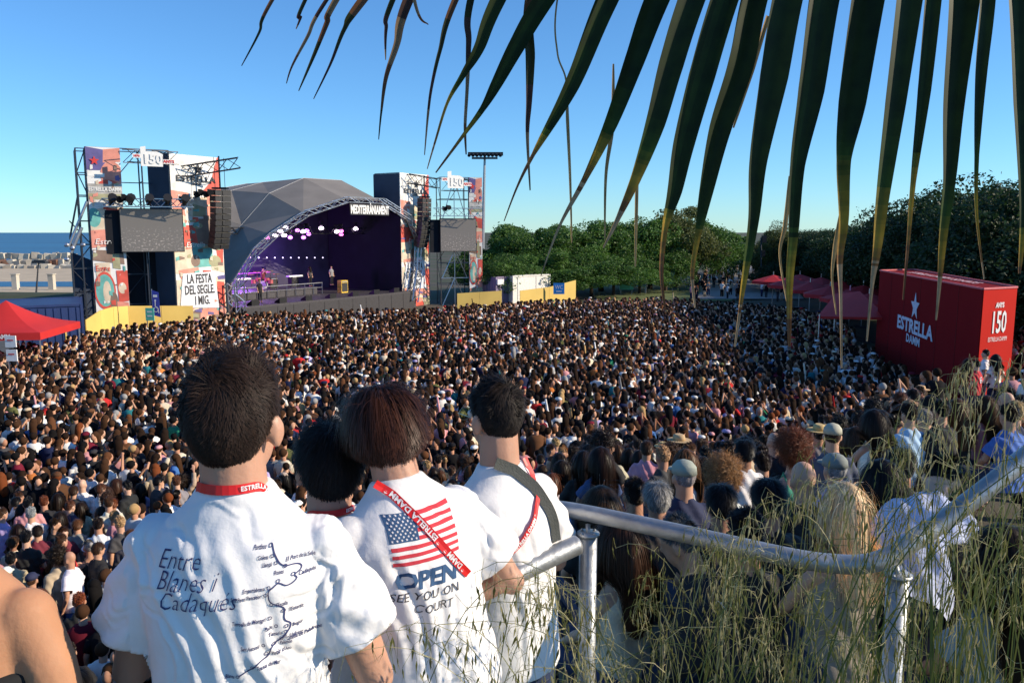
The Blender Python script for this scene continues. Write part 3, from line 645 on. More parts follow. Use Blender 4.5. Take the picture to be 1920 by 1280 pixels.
def placard(p, wd, h, m, label, post=True, text=None, tm=None, rz=0, lines=()):
    r_ = empty("notice_board", (p[0], p[1], p[2]-h/2), rz=rz, label=label, cat="notice board")
    MB().box((0, 0, h/2), (wd, .05, h)).build("board", m, r_)
    if post: MB().tube([(-wd*.4, .05, -2.2), (-wd*.4, .05, h)], .03, 4).tube([(wd*.4, .05, -2.2), (wd*.4, .05, h)], .03, 4).build("post", ALU, r_)
    pl = Plane2((0, -.03, h/2), (1, 0, 0), (0, 0, 1)); mb = MB()
    for (x, y, a, b) in lines: pl.poly(mb, [(x-a, y-b), (x+a, y-b), (x+a, y+b), (x-a, y+b)], .005)
    if lines: mb.build("marks", tm or WHITEM, r_)
    if text: pl.text(text, 0, h*.12, wd*.5, tm or WHITEM, r_, e=.01, fit=wd*.7)
    return r_
BLU = mat("notice_blue", (.02, .22, .62), .5); GRN = mat("notice_green", (.10, .50, .38), .5)
placard(W(1048, 541, 72.5), 1.0, 1.0, BLU, "blue notice board on the yellow hoarding", False, "WC", lines=[(0, -.25, .25, .04)])
placard(W(1252, 519, 92), 1.5, 1.6, BLU, "blue notice board on posts in front of the trees", True, "WC", lines=[(0, -.4, .4, .06)])
placard(W(1175, 526, 88), 1.5, 2.0, GRN, "mint green notice board on the lawn in front of the trees", True, None, lines=[(0, .5, .5, .1), (0, 0, .5, .05), (0, -.3, .5, .05)])
placard(W(1270, 517, 105), .8, 1.8, GRN, "slim green notice board beside the blue one under the trees", True, None, lines=[(0, .4, .3, .1)])
placard(W(281, 589, 47.5), .5, .75, GRN, "small green notice above the crowd in front of the yellow hoarding", True, None, lines=[(0, .15, .15, .04), (0, -.1, .15, .04)])
# accessibility flag
fr = empty("feather_flag", W(292, 575, 49.5), label="blue feather flag with a white wheelchair symbol by the left hoarding", cat="flag"); fr.location.z = 1.7
NAVY = mat("flag_blue", (.03, .05, .36), .6)
pl = Plane2((0, 0, 0), (1, 0, 0), (0, 0, 1)); mb = MB(); pl.poly(mb, [(-.25, .1), (.28, -.05), (.22, 1.5), (-.2, 1.65)], 0); o = mb.build("flag_cloth", NAVY, fr); mdd = o.modifiers.new("t", 'SOLIDIFY'); mdd.thickness = .01
mb = MB(); pl.poly(mb, ell_pts(.0, 1.0, .06, .06, 10), .02); pl.poly(mb, [(-.04, .6), (.02, .6), (.02, .93), (-.04, .93)], .02); pl.poly(mb, [(-.04, .58), (.14, .5), (.16, .56), (-.02, .66)], .02); pl.poly(mb, [(.1, .52), (.16, .2), (.21, .22), (.16, .56)], .02)
mb.add([pl.at(.01+.15*math.cos(t)*q, .42+.15*math.sin(t)*q, .02) for t in [math.pi*.6+i*math.pi*1.3/10 for i in range(11)] for q in (1, .75)], [(2*i, 2*i+1, 2*i+3, 2*i+2) for i in range(10)])
pl.poly(mb, [(-.12, 1.2), (.14, 1.2), (.14, 1.35), (-.12, 1.35)], .02); mb.build("wheelchair_symbol", WHITEM, fr)
MB().tube([(-.22, .02, -1.6), (-.2, .02, 1.7)], .025, 5).build("pole", ALU, fr)

def container(a, b, z0, h, d, m, label, ribs=True):
    a, b = Vector((a[0], a[1], z0)), Vector((b[0], b[1], z0)); v = b-a; L = v.length; rz = math.atan2(v.y, v.x)
    r_ = empty("container", a, rz=rz, label=label, cat="container")
    MB().box((L/2, d/2, h/2), (L, d, h)).build("body", m, r_)
    mb = MB(); n = int(L/.35) if ribs else 2
    for i in range(n): mb.box((L*(i+.5)/n, -.02, h/2), (L/n*.5, .04, h-.3))
    for i in range(int(d/.35) if ribs else 0): mb.box((-.02, d*(i+.5)/int(d/.35), h/2), (.04, .17, h-.3)); mb.box((L+.02, d*(i+.5)/int(d/.35), h/2), (.04, .17, h-.3))
    mb.build("corrugation", m, r_)
    mb = MB()
    for x in (0, L):
        for y in (0, d): mb.box((x, y, h/2), (.14, .14, h+.04))
    for y in (0, d): mb.box((L/2, y, h-.02), (L-.2, .13, .13)); mb.box((L/2, y, .08), (L-.2, .13, .13))
    mb.build("corner_frame", m, r_)
    return r_
BC = mat("container_blue", (.02, .04, .13), .55, var=.2, scale=1); BC2 = mat("container_lid_grey", (.07, .085, .11), .7)
c1 = container((-28.2, 41.6), (-23.75, 44.0), 0, 2.95, 5.5, BC, "dark blue corrugated container behind the red gazebo")
p1 = W(152, 600, 44.5)
MB().box((1.4, -.03, 1.3), (1.1, .04, 2.3)).build("door", BC2, c1)
for xx in (2.0, 2.25): MB().tube([(xx, -.07, .1), (xx, -.07, 2.5)], .03, 4).build("door_rod", ALU, c1)

REDT = mat("red_canopy", (.70, .035, .03), .6, var=.08, scale=.8, trans=.25)
def gazebo(p, wd, dp, ze, zp, label, rz=0, text=True, m=None, legs=True, name="gazebo"):
    m = m or REDT; r_ = empty(name, p, rz=rz, label=label, cat="gazebo")
    x, y = wd/2, dp/2; mb = MB(); N_ = 8
    pk = Vector((0, 0, zp)); cs = [Vector((-x, -y, ze)), Vector((x, -y, ze)), Vector((x, y, ze)), Vector((-x, y, ze))]
    for i in range(4):
        a, b = cs[i], cs[(i+1) % 4]; v = []
        for j in range(N_+1):
            for k_ in range(N_+1):
                s, t = k_/N_, j/N_; q = (a*(1-s)+b*s)*(1-t)+pk*t; q.z -= .22*math.sin(math.pi*t)*(1-.3*math.sin(math.pi*s)); v.append(q)
        mb.add(v, [(j*(N_+1)+k_, j*(N_+1)+k_+1, (j+1)*(N_+1)+k_+1, (j+1)*(N_+1)+k_) for j in range(N_) for k_ in range(N_)])
    mb.build("canopy", m, r_, smooth=True)
    mb = MB()
    for i in range(4): a, b = cs[i], cs[(i+1) % 4]; mb.quad(a-Z*.32, b-Z*.32, b, a)
    va = mb.build("valance", m, r_)
    if legs:
        for q in cs: MB().tube([(q.x*.98, q.y*.98, 0), (q.x*.98, q.y*.98, ze)], .035, 5).build("leg", ALU, r_)
    if text:
        for pl in (Plane2((0, -y-.01, ze-.16), (1, 0, 0), (0, 0, 1)),):
            pl.text("ESTRELLA DAMM", .2, 0, .26, WHITEM, r_, e=.01, fit=1.7, bold=.01); s = MB(); star_faces(s, pl, -.9, 0, .15, .012); s.build("star_emblem", mat("gold", (.7, .4, .05), .4), r_)
    return r_
gp = W(14, 600, 36)
gazebo((gp.x, 36, 0), 4.5, 4.4, 2.62, 3.85, "bright red pointed gazebo at the left edge beside the blue container", rz=R(8))
pp = W(20, 640, 31.0)
for i, dy in enumerate((0, .55)):
    placard((pp.x, pp.y, pp.z-.0-dy), .42, .45, WHITEM, ["white paper notice under the gazebo edge, upper of two", "white paper notice under the gazebo edge, lower of two"][i], i == 1, None, mat("soft_red", (.6, .1, .1)), lines=[(0, .05, .12, .03)])
# white cabin
cb = container(W(962, 550, 76.5)[:2], W(1030, 550, 79)[:2], 0, 2.75, 4.2, mat("cabin_white", (.86, .82, .74), .6), "white site cabin behind the yellow hoarding on the right", False)
cc = container(W(930, 550, 76)[:2], W(961, 550, 77.5)[:2], 0, 2.65, 2.4, mat("cabin_mauve", (.22, .18, .27), .7), "grey violet cabin end beside the white site cabin")
MB().box((.4, -.1, 2.2), (.8, .3, .5)).build("air_conditioner", WHITEM, cc)
# floodlight mast
ml = empty("floodlight_mast", W(903, 440, 105), label="tall floodlight mast with a wide lamp bar behind the right wing", cat="floodlight mast"); ml.location.z = 0
tp = W(909, 291, 105); bx = ml.location
MB().tube([(0, 0, 0), (tp.x-bx.x, 0, tp.z)], [.28, .14], 8).build("mast", mat("galvanised", (.35, .36, .38), .5, .6), ml)
MB().box((tp.x-bx.x+.1, 0, tp.z+.15), (4.5, .5, .42)).box((tp.x-bx.x, -.4, tp.z-.42), (3.3, .4, .22)).build("lamp_bar", BLACKM, ml)
mb = MB()
for i in range(9): mb.tube([(tp.x-bx.x-2+i*.5, -.15, tp.z+.1), (tp.x-bx.x-2+i*.5, -.5, tp.z-.1)], [.16, .22], 8)
mb.build("floodlight", STEEL, ml)
for (px, pt, pb, Y, lab) in ((1427, 445, 560, 92, "thin dark pole with small equipment boxes above the shaded crowd"), (1218, 497, 545, 90, "leaning grey lamp post on the lawn before the trees"), (1287, 470, 540, 100, "slim pale lamp post among the trees, left of the path")):
    t = W(px, pt, Y); b = W(px-(8 if px == 1218 else 0), pb, Y); r_ = empty("lamp_post", (b.x, b.y, 0), label=lab, cat="lamp post")
    MB().tube([(0, 0, 0), (t.x-b.x, 0, t.z)], [.1, .07], 6).build("pole", STEEL if px == 1427 else mat("galvanised"), r_)
    if px == 1427: [MB().box(c, d).build("equipment_box", BLACKM, r_) for c, d in (((.05, 0, t.z-.2), (.5, .4, .8)), ((0, 0, t.z-1.8), (.4, .4, .7)), ((-.25, 0, t.z-4.2), (.4, .35, .9)))]
    else: MB().box((t.x-b.x+.3, 0, t.z), (.9, .3, .15)).build("lamp_head", STEEL, r_)
# ---- red booth
RB = mat("booth_red_shaded", (.21, .007, .009), .85, var=.06, scale=.5, spec=.08)  # booth red darkened: the shade of the long side is in the colour
RB2 = mat("booth_red_lit", (.55, .022, .014), .85, var=.05, scale=.5, spec=.1)  # same booth red brightened, sunlight put into the colour
q0, q1 = Vector((18.35, 40.0, 0)), Vector((15.85, 26.9, 0)); wv = Vector((.83, .42, 0)).normalized()*2.5
bt = empty("bar_booth", q1, label="long red promotional booth with a star logo, standing in the crowd", cat="booth")
zt = 4.98; c = [q1-q1, q1-q1+wv*.75, q0-q1+wv, q0-q1]
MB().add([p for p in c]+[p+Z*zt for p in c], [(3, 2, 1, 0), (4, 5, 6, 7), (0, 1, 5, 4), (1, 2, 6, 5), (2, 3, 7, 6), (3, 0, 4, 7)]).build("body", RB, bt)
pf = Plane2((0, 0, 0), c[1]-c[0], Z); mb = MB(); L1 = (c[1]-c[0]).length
pf.poly(mb, [(.02, .3), (L1-.02, .3), (L1-.02, zt-.02), (.02, zt-.02)], .02); mb.build("front_panel", RB2, bt)  # sheet over the near end, carries the painted sunlit red
pf.text("150", L1/2, 3.8, 1.05, WHITEM, bt, e=.04, fit=L1*.40, bold=.02); pf.text("ANYS", L1/2, 4.42, .24, WHITEM, bt, e=.04, fit=L1*.25, bold=.01); pf.text("ESTRELLA DAMM", L1/2, 3.25, .22, WHITEM, bt, e=.04, fit=L1*.55)
mb = MB()
for i in range(1, 6): v_ = (c[0]-c[3])*(i/6); nn_ = Vector((-.98, .19, 0)); mb.tube([c[3]+v_+nn_*.004+Z*.1, c[3]+v_+nn_*.004+Z*(zt-.02)], .012, 4)
mb.build("panel_joint", mat("joint_dark", (.12, .006, .006), .8), bt)
sd2 = c[0]-c[3]; ps = Plane2(c[3], sd2, Z); L2 = sd2.length
SW = mat("booth_white", (.62, .66, .74), .6)
mb = MB(); star_faces(mb, ps, L2*.46, 3.75, .62, .03); mb.build("star_emblem", SW, bt)
ps.text("ESTRELLA", L2*.46, 2.85, .8, SW, bt, e=.03, fit=5.0, bold=.03); ps.text("DAMM", L2*.46, 2.3, .5, SW, bt, e=.03, fit=1.9, bold=.015)
pt = Plane2(c[3]+Z*zt, sd2, wv); 
pt.text("ESTRELLA DAMM 150 ANYS", L2*.5, 1.2, .9, mat("booth_top_white", (.7, .5, .5), .6), bt, e=.03, fit=8.5, bold=.02)
mb = MB()
for p, q in ((c[0], c[1]), (c[1], c[2]), (c[2], c[3]), (c[3], c[0])): mb.tube([p+Z*(zt+.03), q+Z*(zt+.03)], .045, 4)
mb.build("roof_edge", mat("booth_edge", (.6, .12, .13), .6), bt)
aw = empty("awning", (18.1, 41, 2.85), label="dark red sloping awning at the left end of the red booth", cat="awning"); e0 = Vector((0, 0, .95))
MB().add([(-2.9, -1.4, -.1), (.35, -2.0, -.1), (.6, 2, .9), (-.7, 2, .75), (-2.9, -1.4, -.22), (.35, -2.0, -.22), (.6, 2, .78), (-.7, 2, .63)], [(0, 1, 2, 3), (7, 6, 5, 4), (0, 4, 5, 1), (1, 5, 6, 2), (3, 2, 6, 7), (0, 3, 7, 4)]).build("canopy", REDT, aw)
for x, y in ((-2.8, -1.4), (-.7, 1.9)): MB().tube([(x, y, -2.7), (x, y, 0)], .04, 5).build("leg", ALU, aw)
# red parasols row
RED2 = mat("parasol_red", (.48, .015, .02), .7, var=.08, trans=.15)
def parasol():
    r_ = empty("parasol"); n = 8; rr_ = 1.9; mb = MB(); v = [(0, 0, 3.1)]
    for k in range(n): v.append((rr_*math.cos(2*math.pi*k/n), rr_*math.sin(2*math.pi*k/n), 2.55))
    for k in range(n): v.append((rr_*math.cos(2*math.pi*k/n), rr_*math.sin(2*math.pi*k/n), 2.3))
    mb.add(v, [(0, 1+k, 1+(k+1) % n) for k in range(n)]+[(1+k, 1+n+k, 1+n+(k+1) % n, 1+(k+1) % n) for k in range(n)]); mb.build("canopy", RED2, r_)
    MB().tube([(0, 0, 0), (0, 0, 3.4)], .04, 6).build("pole", ALU, r_); MB().box((0, 0, .06), (.8, .8, .12)).build("base", STEEL, r_)
    pl = Plane2((0, -rr_*.93, 2.42), (1, 0, 0), Z); pl.text("DAMM", 0, 0, .3, WHITEM, r_, e=.06); return r_
par = parasol()
for i, (px, Y) in enumerate([(1450, 72), (1484, 66.5), (1520, 61.5), (1558, 57), (1596, 53), (1632, 50), (1500, 73), (1540, 68), (1580, 63), (1620, 58)]):
    o = par if i == 0 else copy_tree(par); p = W(px, 520, Y); o.location = (p.x, p.y, gz(p.x, p.y)); o.rotation_euler.z = i*.3
    ordn = ["first", "second", "third", "fourth", "fifth", "sixth"]
    tag(o, ("red parasol, %s from the far end of the front row" % ordn[i]) if i < 6 else "red parasol in the back row, %s from its far end" % ordn[i-6], "parasol", "red parasols beside the shaded crowd")

# ---- lawn, path
LAWN = mat("lawn_green", (.10, .13, .035), .95, var=.3, scale=.5, bump=.5, bscale=6)
PATH = mat("path_grey", (.30, .27, .24), .95, var=.1, scale=.4)
sheet("lawn", [(9, 78), (22, 80), (30, 104), (8, 104)], LAWN, dz=.03)
sheet("path", [(19, 82), (30, 82), (62, 190), (48, 190)], PATH, dz=.06)

# ---- trees
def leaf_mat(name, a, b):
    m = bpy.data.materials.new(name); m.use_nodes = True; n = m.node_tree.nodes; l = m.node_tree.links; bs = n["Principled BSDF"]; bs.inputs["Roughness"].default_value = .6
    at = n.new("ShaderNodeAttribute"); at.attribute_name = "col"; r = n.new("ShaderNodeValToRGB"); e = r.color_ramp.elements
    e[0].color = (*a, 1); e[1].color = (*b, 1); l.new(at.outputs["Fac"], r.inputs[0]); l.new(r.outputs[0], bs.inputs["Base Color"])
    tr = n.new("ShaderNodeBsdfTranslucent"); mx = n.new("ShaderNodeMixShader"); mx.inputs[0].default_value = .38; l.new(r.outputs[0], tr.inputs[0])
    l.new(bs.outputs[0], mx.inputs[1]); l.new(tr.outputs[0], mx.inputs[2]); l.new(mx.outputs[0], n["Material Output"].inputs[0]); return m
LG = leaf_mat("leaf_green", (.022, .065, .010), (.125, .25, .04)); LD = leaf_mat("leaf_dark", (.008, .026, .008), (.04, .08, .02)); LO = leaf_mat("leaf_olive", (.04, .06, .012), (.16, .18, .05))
BARK = mat("bark", (.07, .05, .035), .95, var=.3, scale=3, bump=.6, bscale=12)
def crown_mesh(seed, nl, leaf, clumps=42):
    g = np.random.default_rng(seed)
    d = g.normal(size=(clumps, 3)); d /= np.linalg.norm(d, axis=1)[:, None]; d[:, 2] = np.abs(d[:, 2])*1.15-.35
    c = d*g.uniform(.45, .95, (clumps, 1))*np.array([g.uniform(.85, 1.15), 1, .85]); c[:, 2] += .1*g.normal(size=clumps)
    rad = g.uniform(.16, .38, clumps)
    k = g.integers(0, clumps, nl); n = g.normal(size=(nl, 3)); n /= np.linalg.norm(n, axis=1)[:, None]
    P = c[k]+n*(rad[k]*g.uniform(.55, 1.08, nl)**.6)[:, None]*np.array([1, 1, .75])
    st = g.random(nl) < .05; P[st] *= g.uniform(1.0, 1.13, (st.sum(), 1))
    t = n*.8+.9*g.normal(size=(nl, 3)); t /= np.linalg.norm(t, axis=1)[:, None]
    a = np.cross(t, g.normal(size=(nl, 3))); a /= np.linalg.norm(a, axis=1)[:, None]; b = np.cross(t, a)
    s = leaf*g.uniform(.6, 1.4, nl)[:, None]
    V = np.stack([P-a*s, P-b*s*.55, P+a*s, P+b*s*.55], 1).reshape(-1, 3); F = np.arange(nl*4).reshape(-1, 4)
    cv = np.clip(g.uniform(0, 1, nl)*.6+.4*g.uniform(0, 1, clumps)[k], 0, 1)
    return np_mesh("crown", V, F, cols=np.repeat(cv[:, None], 3, 1))
CR = [crown_mesh(s, 24000, .027) for s in range(4)]
CRB = [crown_mesh(20+s, 40000, .020, 60) for s in range(3)]
def trunk_mesh(seed):
    rr = random.Random(seed); mb = MB(); mb.tube([(0, 0, -.3), (.01, 0, .2), (.0, .02, .45)], [.05, .038, .03], 7)
    for i in range(6):
        a = i*1.05+rr.random(); mb.tube([(0, 0, .25+.03*i), (.18*math.cos(a), .18*math.sin(a), .5), (.4*math.cos(a), .4*math.sin(a), .72)], [.02, .013, .006], 5)
    me = bpy.data.meshes.new("trunk"); me.from_pydata(mb.v, [], mb.f); me.materials.append(BARK); return me
TR = [trunk_mesh(i) for i in range(3)]
CM = {}
def tree(px, ptop, Y, wd, m, label, big=False, group=None, gnd=None):
    t = W(px, ptop, Y); g0 = gz(t.x, t.y) if gnd is None else gnd; h = (t.z-g0)*1.06
    r_ = empty("tree", (t.x, t.y, g0), rz=rnd.uniform(0, 6.28), label=label, cat="tree", group=group)
    src = (CRB if big else CR); key = (rnd.randrange(len(src)), big, m.name)
    if key not in CM:
        me = src[key[0]].copy(); me.materials.append(m); CM[key] = me
    o = bpy.data.objects.new("crown", CM[key]); COL.objects.link(o); o.parent = r_; ch = h*.92; wd *= 1.22
    o.location = (0, 0, h-ch*.56); o.scale = (wd/2, wd/2, ch*.56)
    o = bpy.data.objects.new("trunk", TR[rnd.randrange(3)]); COL.objects.link(o); o.parent = r_; o.scale = (h*.9, h*.9, h*.8)
    return r_
TL = [(912, 462, 86, 7), (940, 424, 88, 8), (985, 410, 90, 9), (1032, 414, 90, 9), (1078, 412, 92, 9), (1128, 402, 94, 9.5), (1176, 394, 96, 9.5), (1222, 402, 97, 9), (1268, 380, 100, 9.5), (1306, 398, 104, 9), (1342, 424, 112, 9), (1372, 438, 130, 9)]
PLC = ["just right of the right scaffold wing", "above the grey violet cabin", "above the white site cabin", "above the end of the yellow hoarding", "left of the mint green notice", "just left of the leaning lamp post", "behind the mint green notice", "behind the leaning lamp post", "behind the blue notice, tallest of its row", "right of the slim pale lamp post", "at the left of the distant path", "farthest back beside the path"]
for i, (a, b, c_, d) in enumerate(TL): tree(a, b+4, c_, d, LO if i == 8 else LG, ("olive" if i == 8 else "leafy green")+" tree "+PLC[i], group="green trees right of the stage")
for i, (a, b, Y, w_) in enumerate([(930, 470, 80, 6), (968, 470, 82, 7), (1075, 482, 83, 7.5), (1110, 462, 86, 8), (1152, 470, 87, 8), (1200, 478, 90, 7), (1250, 460, 94, 7), (1040, 470, 84, 8), (1005, 462, 85, 7)]):
    tree(a, b, Y, w_, LG, "low spreading shrub tree in front of the taller trees, "+["right of the wing banner", "behind the violet cabin", "at the hoarding end", "left of the green notice", "over the green notice", "by the leaning lamp", "over the blue notice", "over the white cabin's right end", "over the white cabin"][i], group="low trees under the green trees")
TRR = [(1452, 440, 120, 8), (1466, 412, 96, 6), (1500, 432, 100, 9), (1530, 422, 94, 9), (1570, 420, 88, 9), (1612, 420, 80, 9), (1655, 405, 74, 9), (1700, 380, 62, 9.5), (1745, 345, 58, 9.5), (1795, 330, 54, 10), (1850, 322, 50, 10), (1905, 335, 46, 10), (1960, 320, 42, 10), (1478, 440, 110, 8)]
PR2 = ["at the far end of the bank", "slim and pale, by the pole with boxes", "above the first red parasol", "above the second red parasol", "above the middle of the parasols", "above the last red parasols", "above the awning", "above the red booth's left end", "above the middle of the red booth", "above the red booth's right half", "above the booth's lit front", "at the right edge of the bank", "just beyond the right edge", "deep behind the first parasol"]
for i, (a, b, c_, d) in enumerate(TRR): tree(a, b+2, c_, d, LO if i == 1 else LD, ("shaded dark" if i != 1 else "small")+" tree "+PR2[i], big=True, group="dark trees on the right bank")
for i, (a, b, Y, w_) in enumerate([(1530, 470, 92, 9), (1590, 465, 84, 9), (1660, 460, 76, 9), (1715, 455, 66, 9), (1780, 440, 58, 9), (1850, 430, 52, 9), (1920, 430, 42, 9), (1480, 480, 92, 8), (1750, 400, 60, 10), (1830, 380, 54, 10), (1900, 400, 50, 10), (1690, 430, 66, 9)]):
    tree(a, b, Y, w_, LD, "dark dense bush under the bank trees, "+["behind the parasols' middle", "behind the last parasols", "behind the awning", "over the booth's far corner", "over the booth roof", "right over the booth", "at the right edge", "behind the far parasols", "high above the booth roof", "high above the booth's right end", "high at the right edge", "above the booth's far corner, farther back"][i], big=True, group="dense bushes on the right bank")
# ------------------------------------------------------------------ people
SKIN = mat("skin", (.50, .27, .18), .5, var=.06, scale=14, sss=.12, bump=.08, bscale=90)
SKIN_OC = mat("skin_varied", (.5, .27, .18), .55, var=.06, scale=10, objcol=True)
CLOTH_OC = mat("cloth_varied", (.5, .5, .5), .85, var=.10, scale=5, objcol=True, bump=.35, bscale=12)
def hair_mat(name, rough=.42, objcol=False, col=(.02, .012, .008)):
    m = bpy.data.materials.new(name); m.use_nodes = True; n = m.node_tree.nodes; l = m.node_tree.links; b = n["Principled BSDF"]
    b.inputs["Roughness"].default_value = rough; b.inputs["Specular IOR Level"].default_value = .22
    at = n.new("ShaderNodeAttribute"); at.attribute_name = "col"; mr = n.new("ShaderNodeMapRange"); mr.inputs[3].default_value = .5; mr.inputs[4].default_value = 1.8; l.new(at.outputs["Fac"], mr.inputs[0])
    vm = n.new("ShaderNodeVectorMath"); vm.operation = 'SCALE'; vm.inputs[0].default_value = col; l.new(mr.outputs[0], vm.inputs["Scale"])
    if objcol: oi = n.new("ShaderNodeObjectInfo"); l.new(oi.outputs["Color"], vm.inputs[0])
    l.new(vm.outputs[0], b.inputs["Base Color"]); return m
HAIR_OC = hair_mat("hair_varied", objcol=True)

def remesh(mb, voxel, smooth_it=2, name="body"):
    me = bpy.data.meshes.new("tmp"); me.from_pydata(mb.v, [], mb.f)
    bm = bmesh.new(); bm.from_mesh(me); bmesh.ops.triangulate(bm, faces=[f for f in bm.faces if len(f.verts) > 4]); bmesh.ops.recalc_face_normals(bm, faces=bm.faces[:]); bm.to_mesh(me); bm.free()
    o = bpy.data.objects.new("tmp", me); COL.objects.link(o)
    m = o.modifiers.new("r", 'REMESH'); m.mode = 'VOXEL'; m.voxel_size = voxel; m.use_smooth_shade = True
    if smooth_it:
        s = o.modifiers.new("s", 'SMOOTH'); s.iterations = smooth_it; s.factor = .6
    dg = bpy.context.evaluated_depsgraph_get(); out = bpy.data.meshes.new_from_object(o.evaluated_get(dg)); out.name = name
    bpy.data.objects.remove(o); bpy.data.meshes.remove(me)
    return out
def mesh_co(me):
    a = np.empty(len(me.vertices)*3, np.float32); me.vertices.foreach_get("co", a); return a.reshape(-1, 3)
def set_co(me, a): me.vertices.foreach_set("co", a.astype(np.float32).ravel()); me.update()
def mesh_no(me):
    a = np.empty(len(me.vertices)*3, np.float32); me.vertices.foreach_get("normal", a); return a.reshape(-1, 3)

def ring(z, hw, hd, y=0, x=0, n=20, p=2.3):
    out = []
    for k in range(n):
        t = 2*math.pi*k/n; c, s = math.cos(t), math.sin(t)
        out.append(Vector((x+hw*math.copysign(abs(c)**(2/p), c), y+hd*math.copysign(abs(s)**(2/p), s), z)))
    return out
# local frame of a person: feet at z 0, facing +y, 1.75 m tall
MALE = [(.80, .165, .10), (.92, .172, .115), (1.0, .155, .105), (1.12, .148, .10), (1.25, .165, .11), (1.34, .170, .105), (1.395, .140, .085), (1.44, .095, .068), (1.49, .055, .05)]
FEM = [(.80, .17, .105), (.90, .178, .115), (1.0, .145, .10), (1.10, .128, .09), (1.22, .145, .10), (1.32, .148, .096), (1.375, .122, .078), (1.42, .082, .06), (1.47, .045, .045)]
HC = Vector((0, .012, 1.632))
POSES = {
 'stand': dict(aL=[(-.163, 0, 1.375), (-.235, -.02, 1.12), (-.235, .06, .88)], aR=[(.163, 0, 1.375), (.235, -.02, 1.12), (.235, .06, .88)]),
 'folded': dict(aL=[(-.163, 0, 1.375), (-.24, .03, 1.13), (-.02, .20, 1.17)], aR=[(.163, 0, 1.375), (.24, .03, 1.13), (.02, .22, 1.12)]),
 'raised': dict(aL=[(-.163, 0, 1.375), (-.235, -.02, 1.12), (-.2, .12, .9)], aR=[(.163, 0, 1.39), (.27, .05, 1.62), (.24, .08, 1.88)]),
 'phone': dict(aL=[(-.163, 0, 1.375), (-.21, .16, 1.24), (-.05, .30, 1.52)], aR=[(.163, 0, 1.375), (.21, .16, 1.24), (.05, .30, 1.52)]),
 'hips': dict(aL=[(-.163, 0, 1.375), (-.33, -.04, 1.17), (-.17, .06, 1.0)], aR=[(.163, 0, 1.375), (.33, -.04, 1.17), (.17, .06, 1.0)]),
 'seated': dict(aL=[(-.163, 0, 1.375), (-.22, .10, 1.15), (-.10, .32, 1.0)], aR=[(.163, 0, 1.375), (.22, .10, 1.15), (.10, .32, 1.0)], sit=True),
}
def hand(mb, wpos, d, side, r=.009, curl=.6):
    d = d.normalized(); up = Vector((0, 0, 1)); s = d.cross(up)
    s = s.normalized() if s.length > .1 else Vector((1, 0, 0)); u = s.cross(d).normalized()
    M = Matrix((s, d, u)).transposed()
    mb.ell(wpos+d*.045, (.04, .052, .016), 10, 8, M)
    for i, (o, L) in enumerate(((-.03, .068), (-.01, .078), (.011, .074), (.03, .058))):
        p0 = wpos+d*.085+s*o*side; c1 = d*math.cos(curl*.5)-u*math.sin(curl*.5); c2 = d*math.cos(curl*1.4)-u*math.sin(curl*1.4)
        mb.tube([p0-d*.02, p0, p0+c1*L*.5, p0+c1*L*.5+c2*L*.5], [r, r, r*.92, r*.75], 6)
    t0 = wpos+d*.025+s*(-.034*side); t1 = (d*.6-s*.75*side-u*.25).normalized()
    mb.tube([t0-t1*.01, t0+t1*.035, t0+t1*.032+(d*.9-u*.3).normalized()*.03], [r*1.3, r*1.15, r*.85], 6)

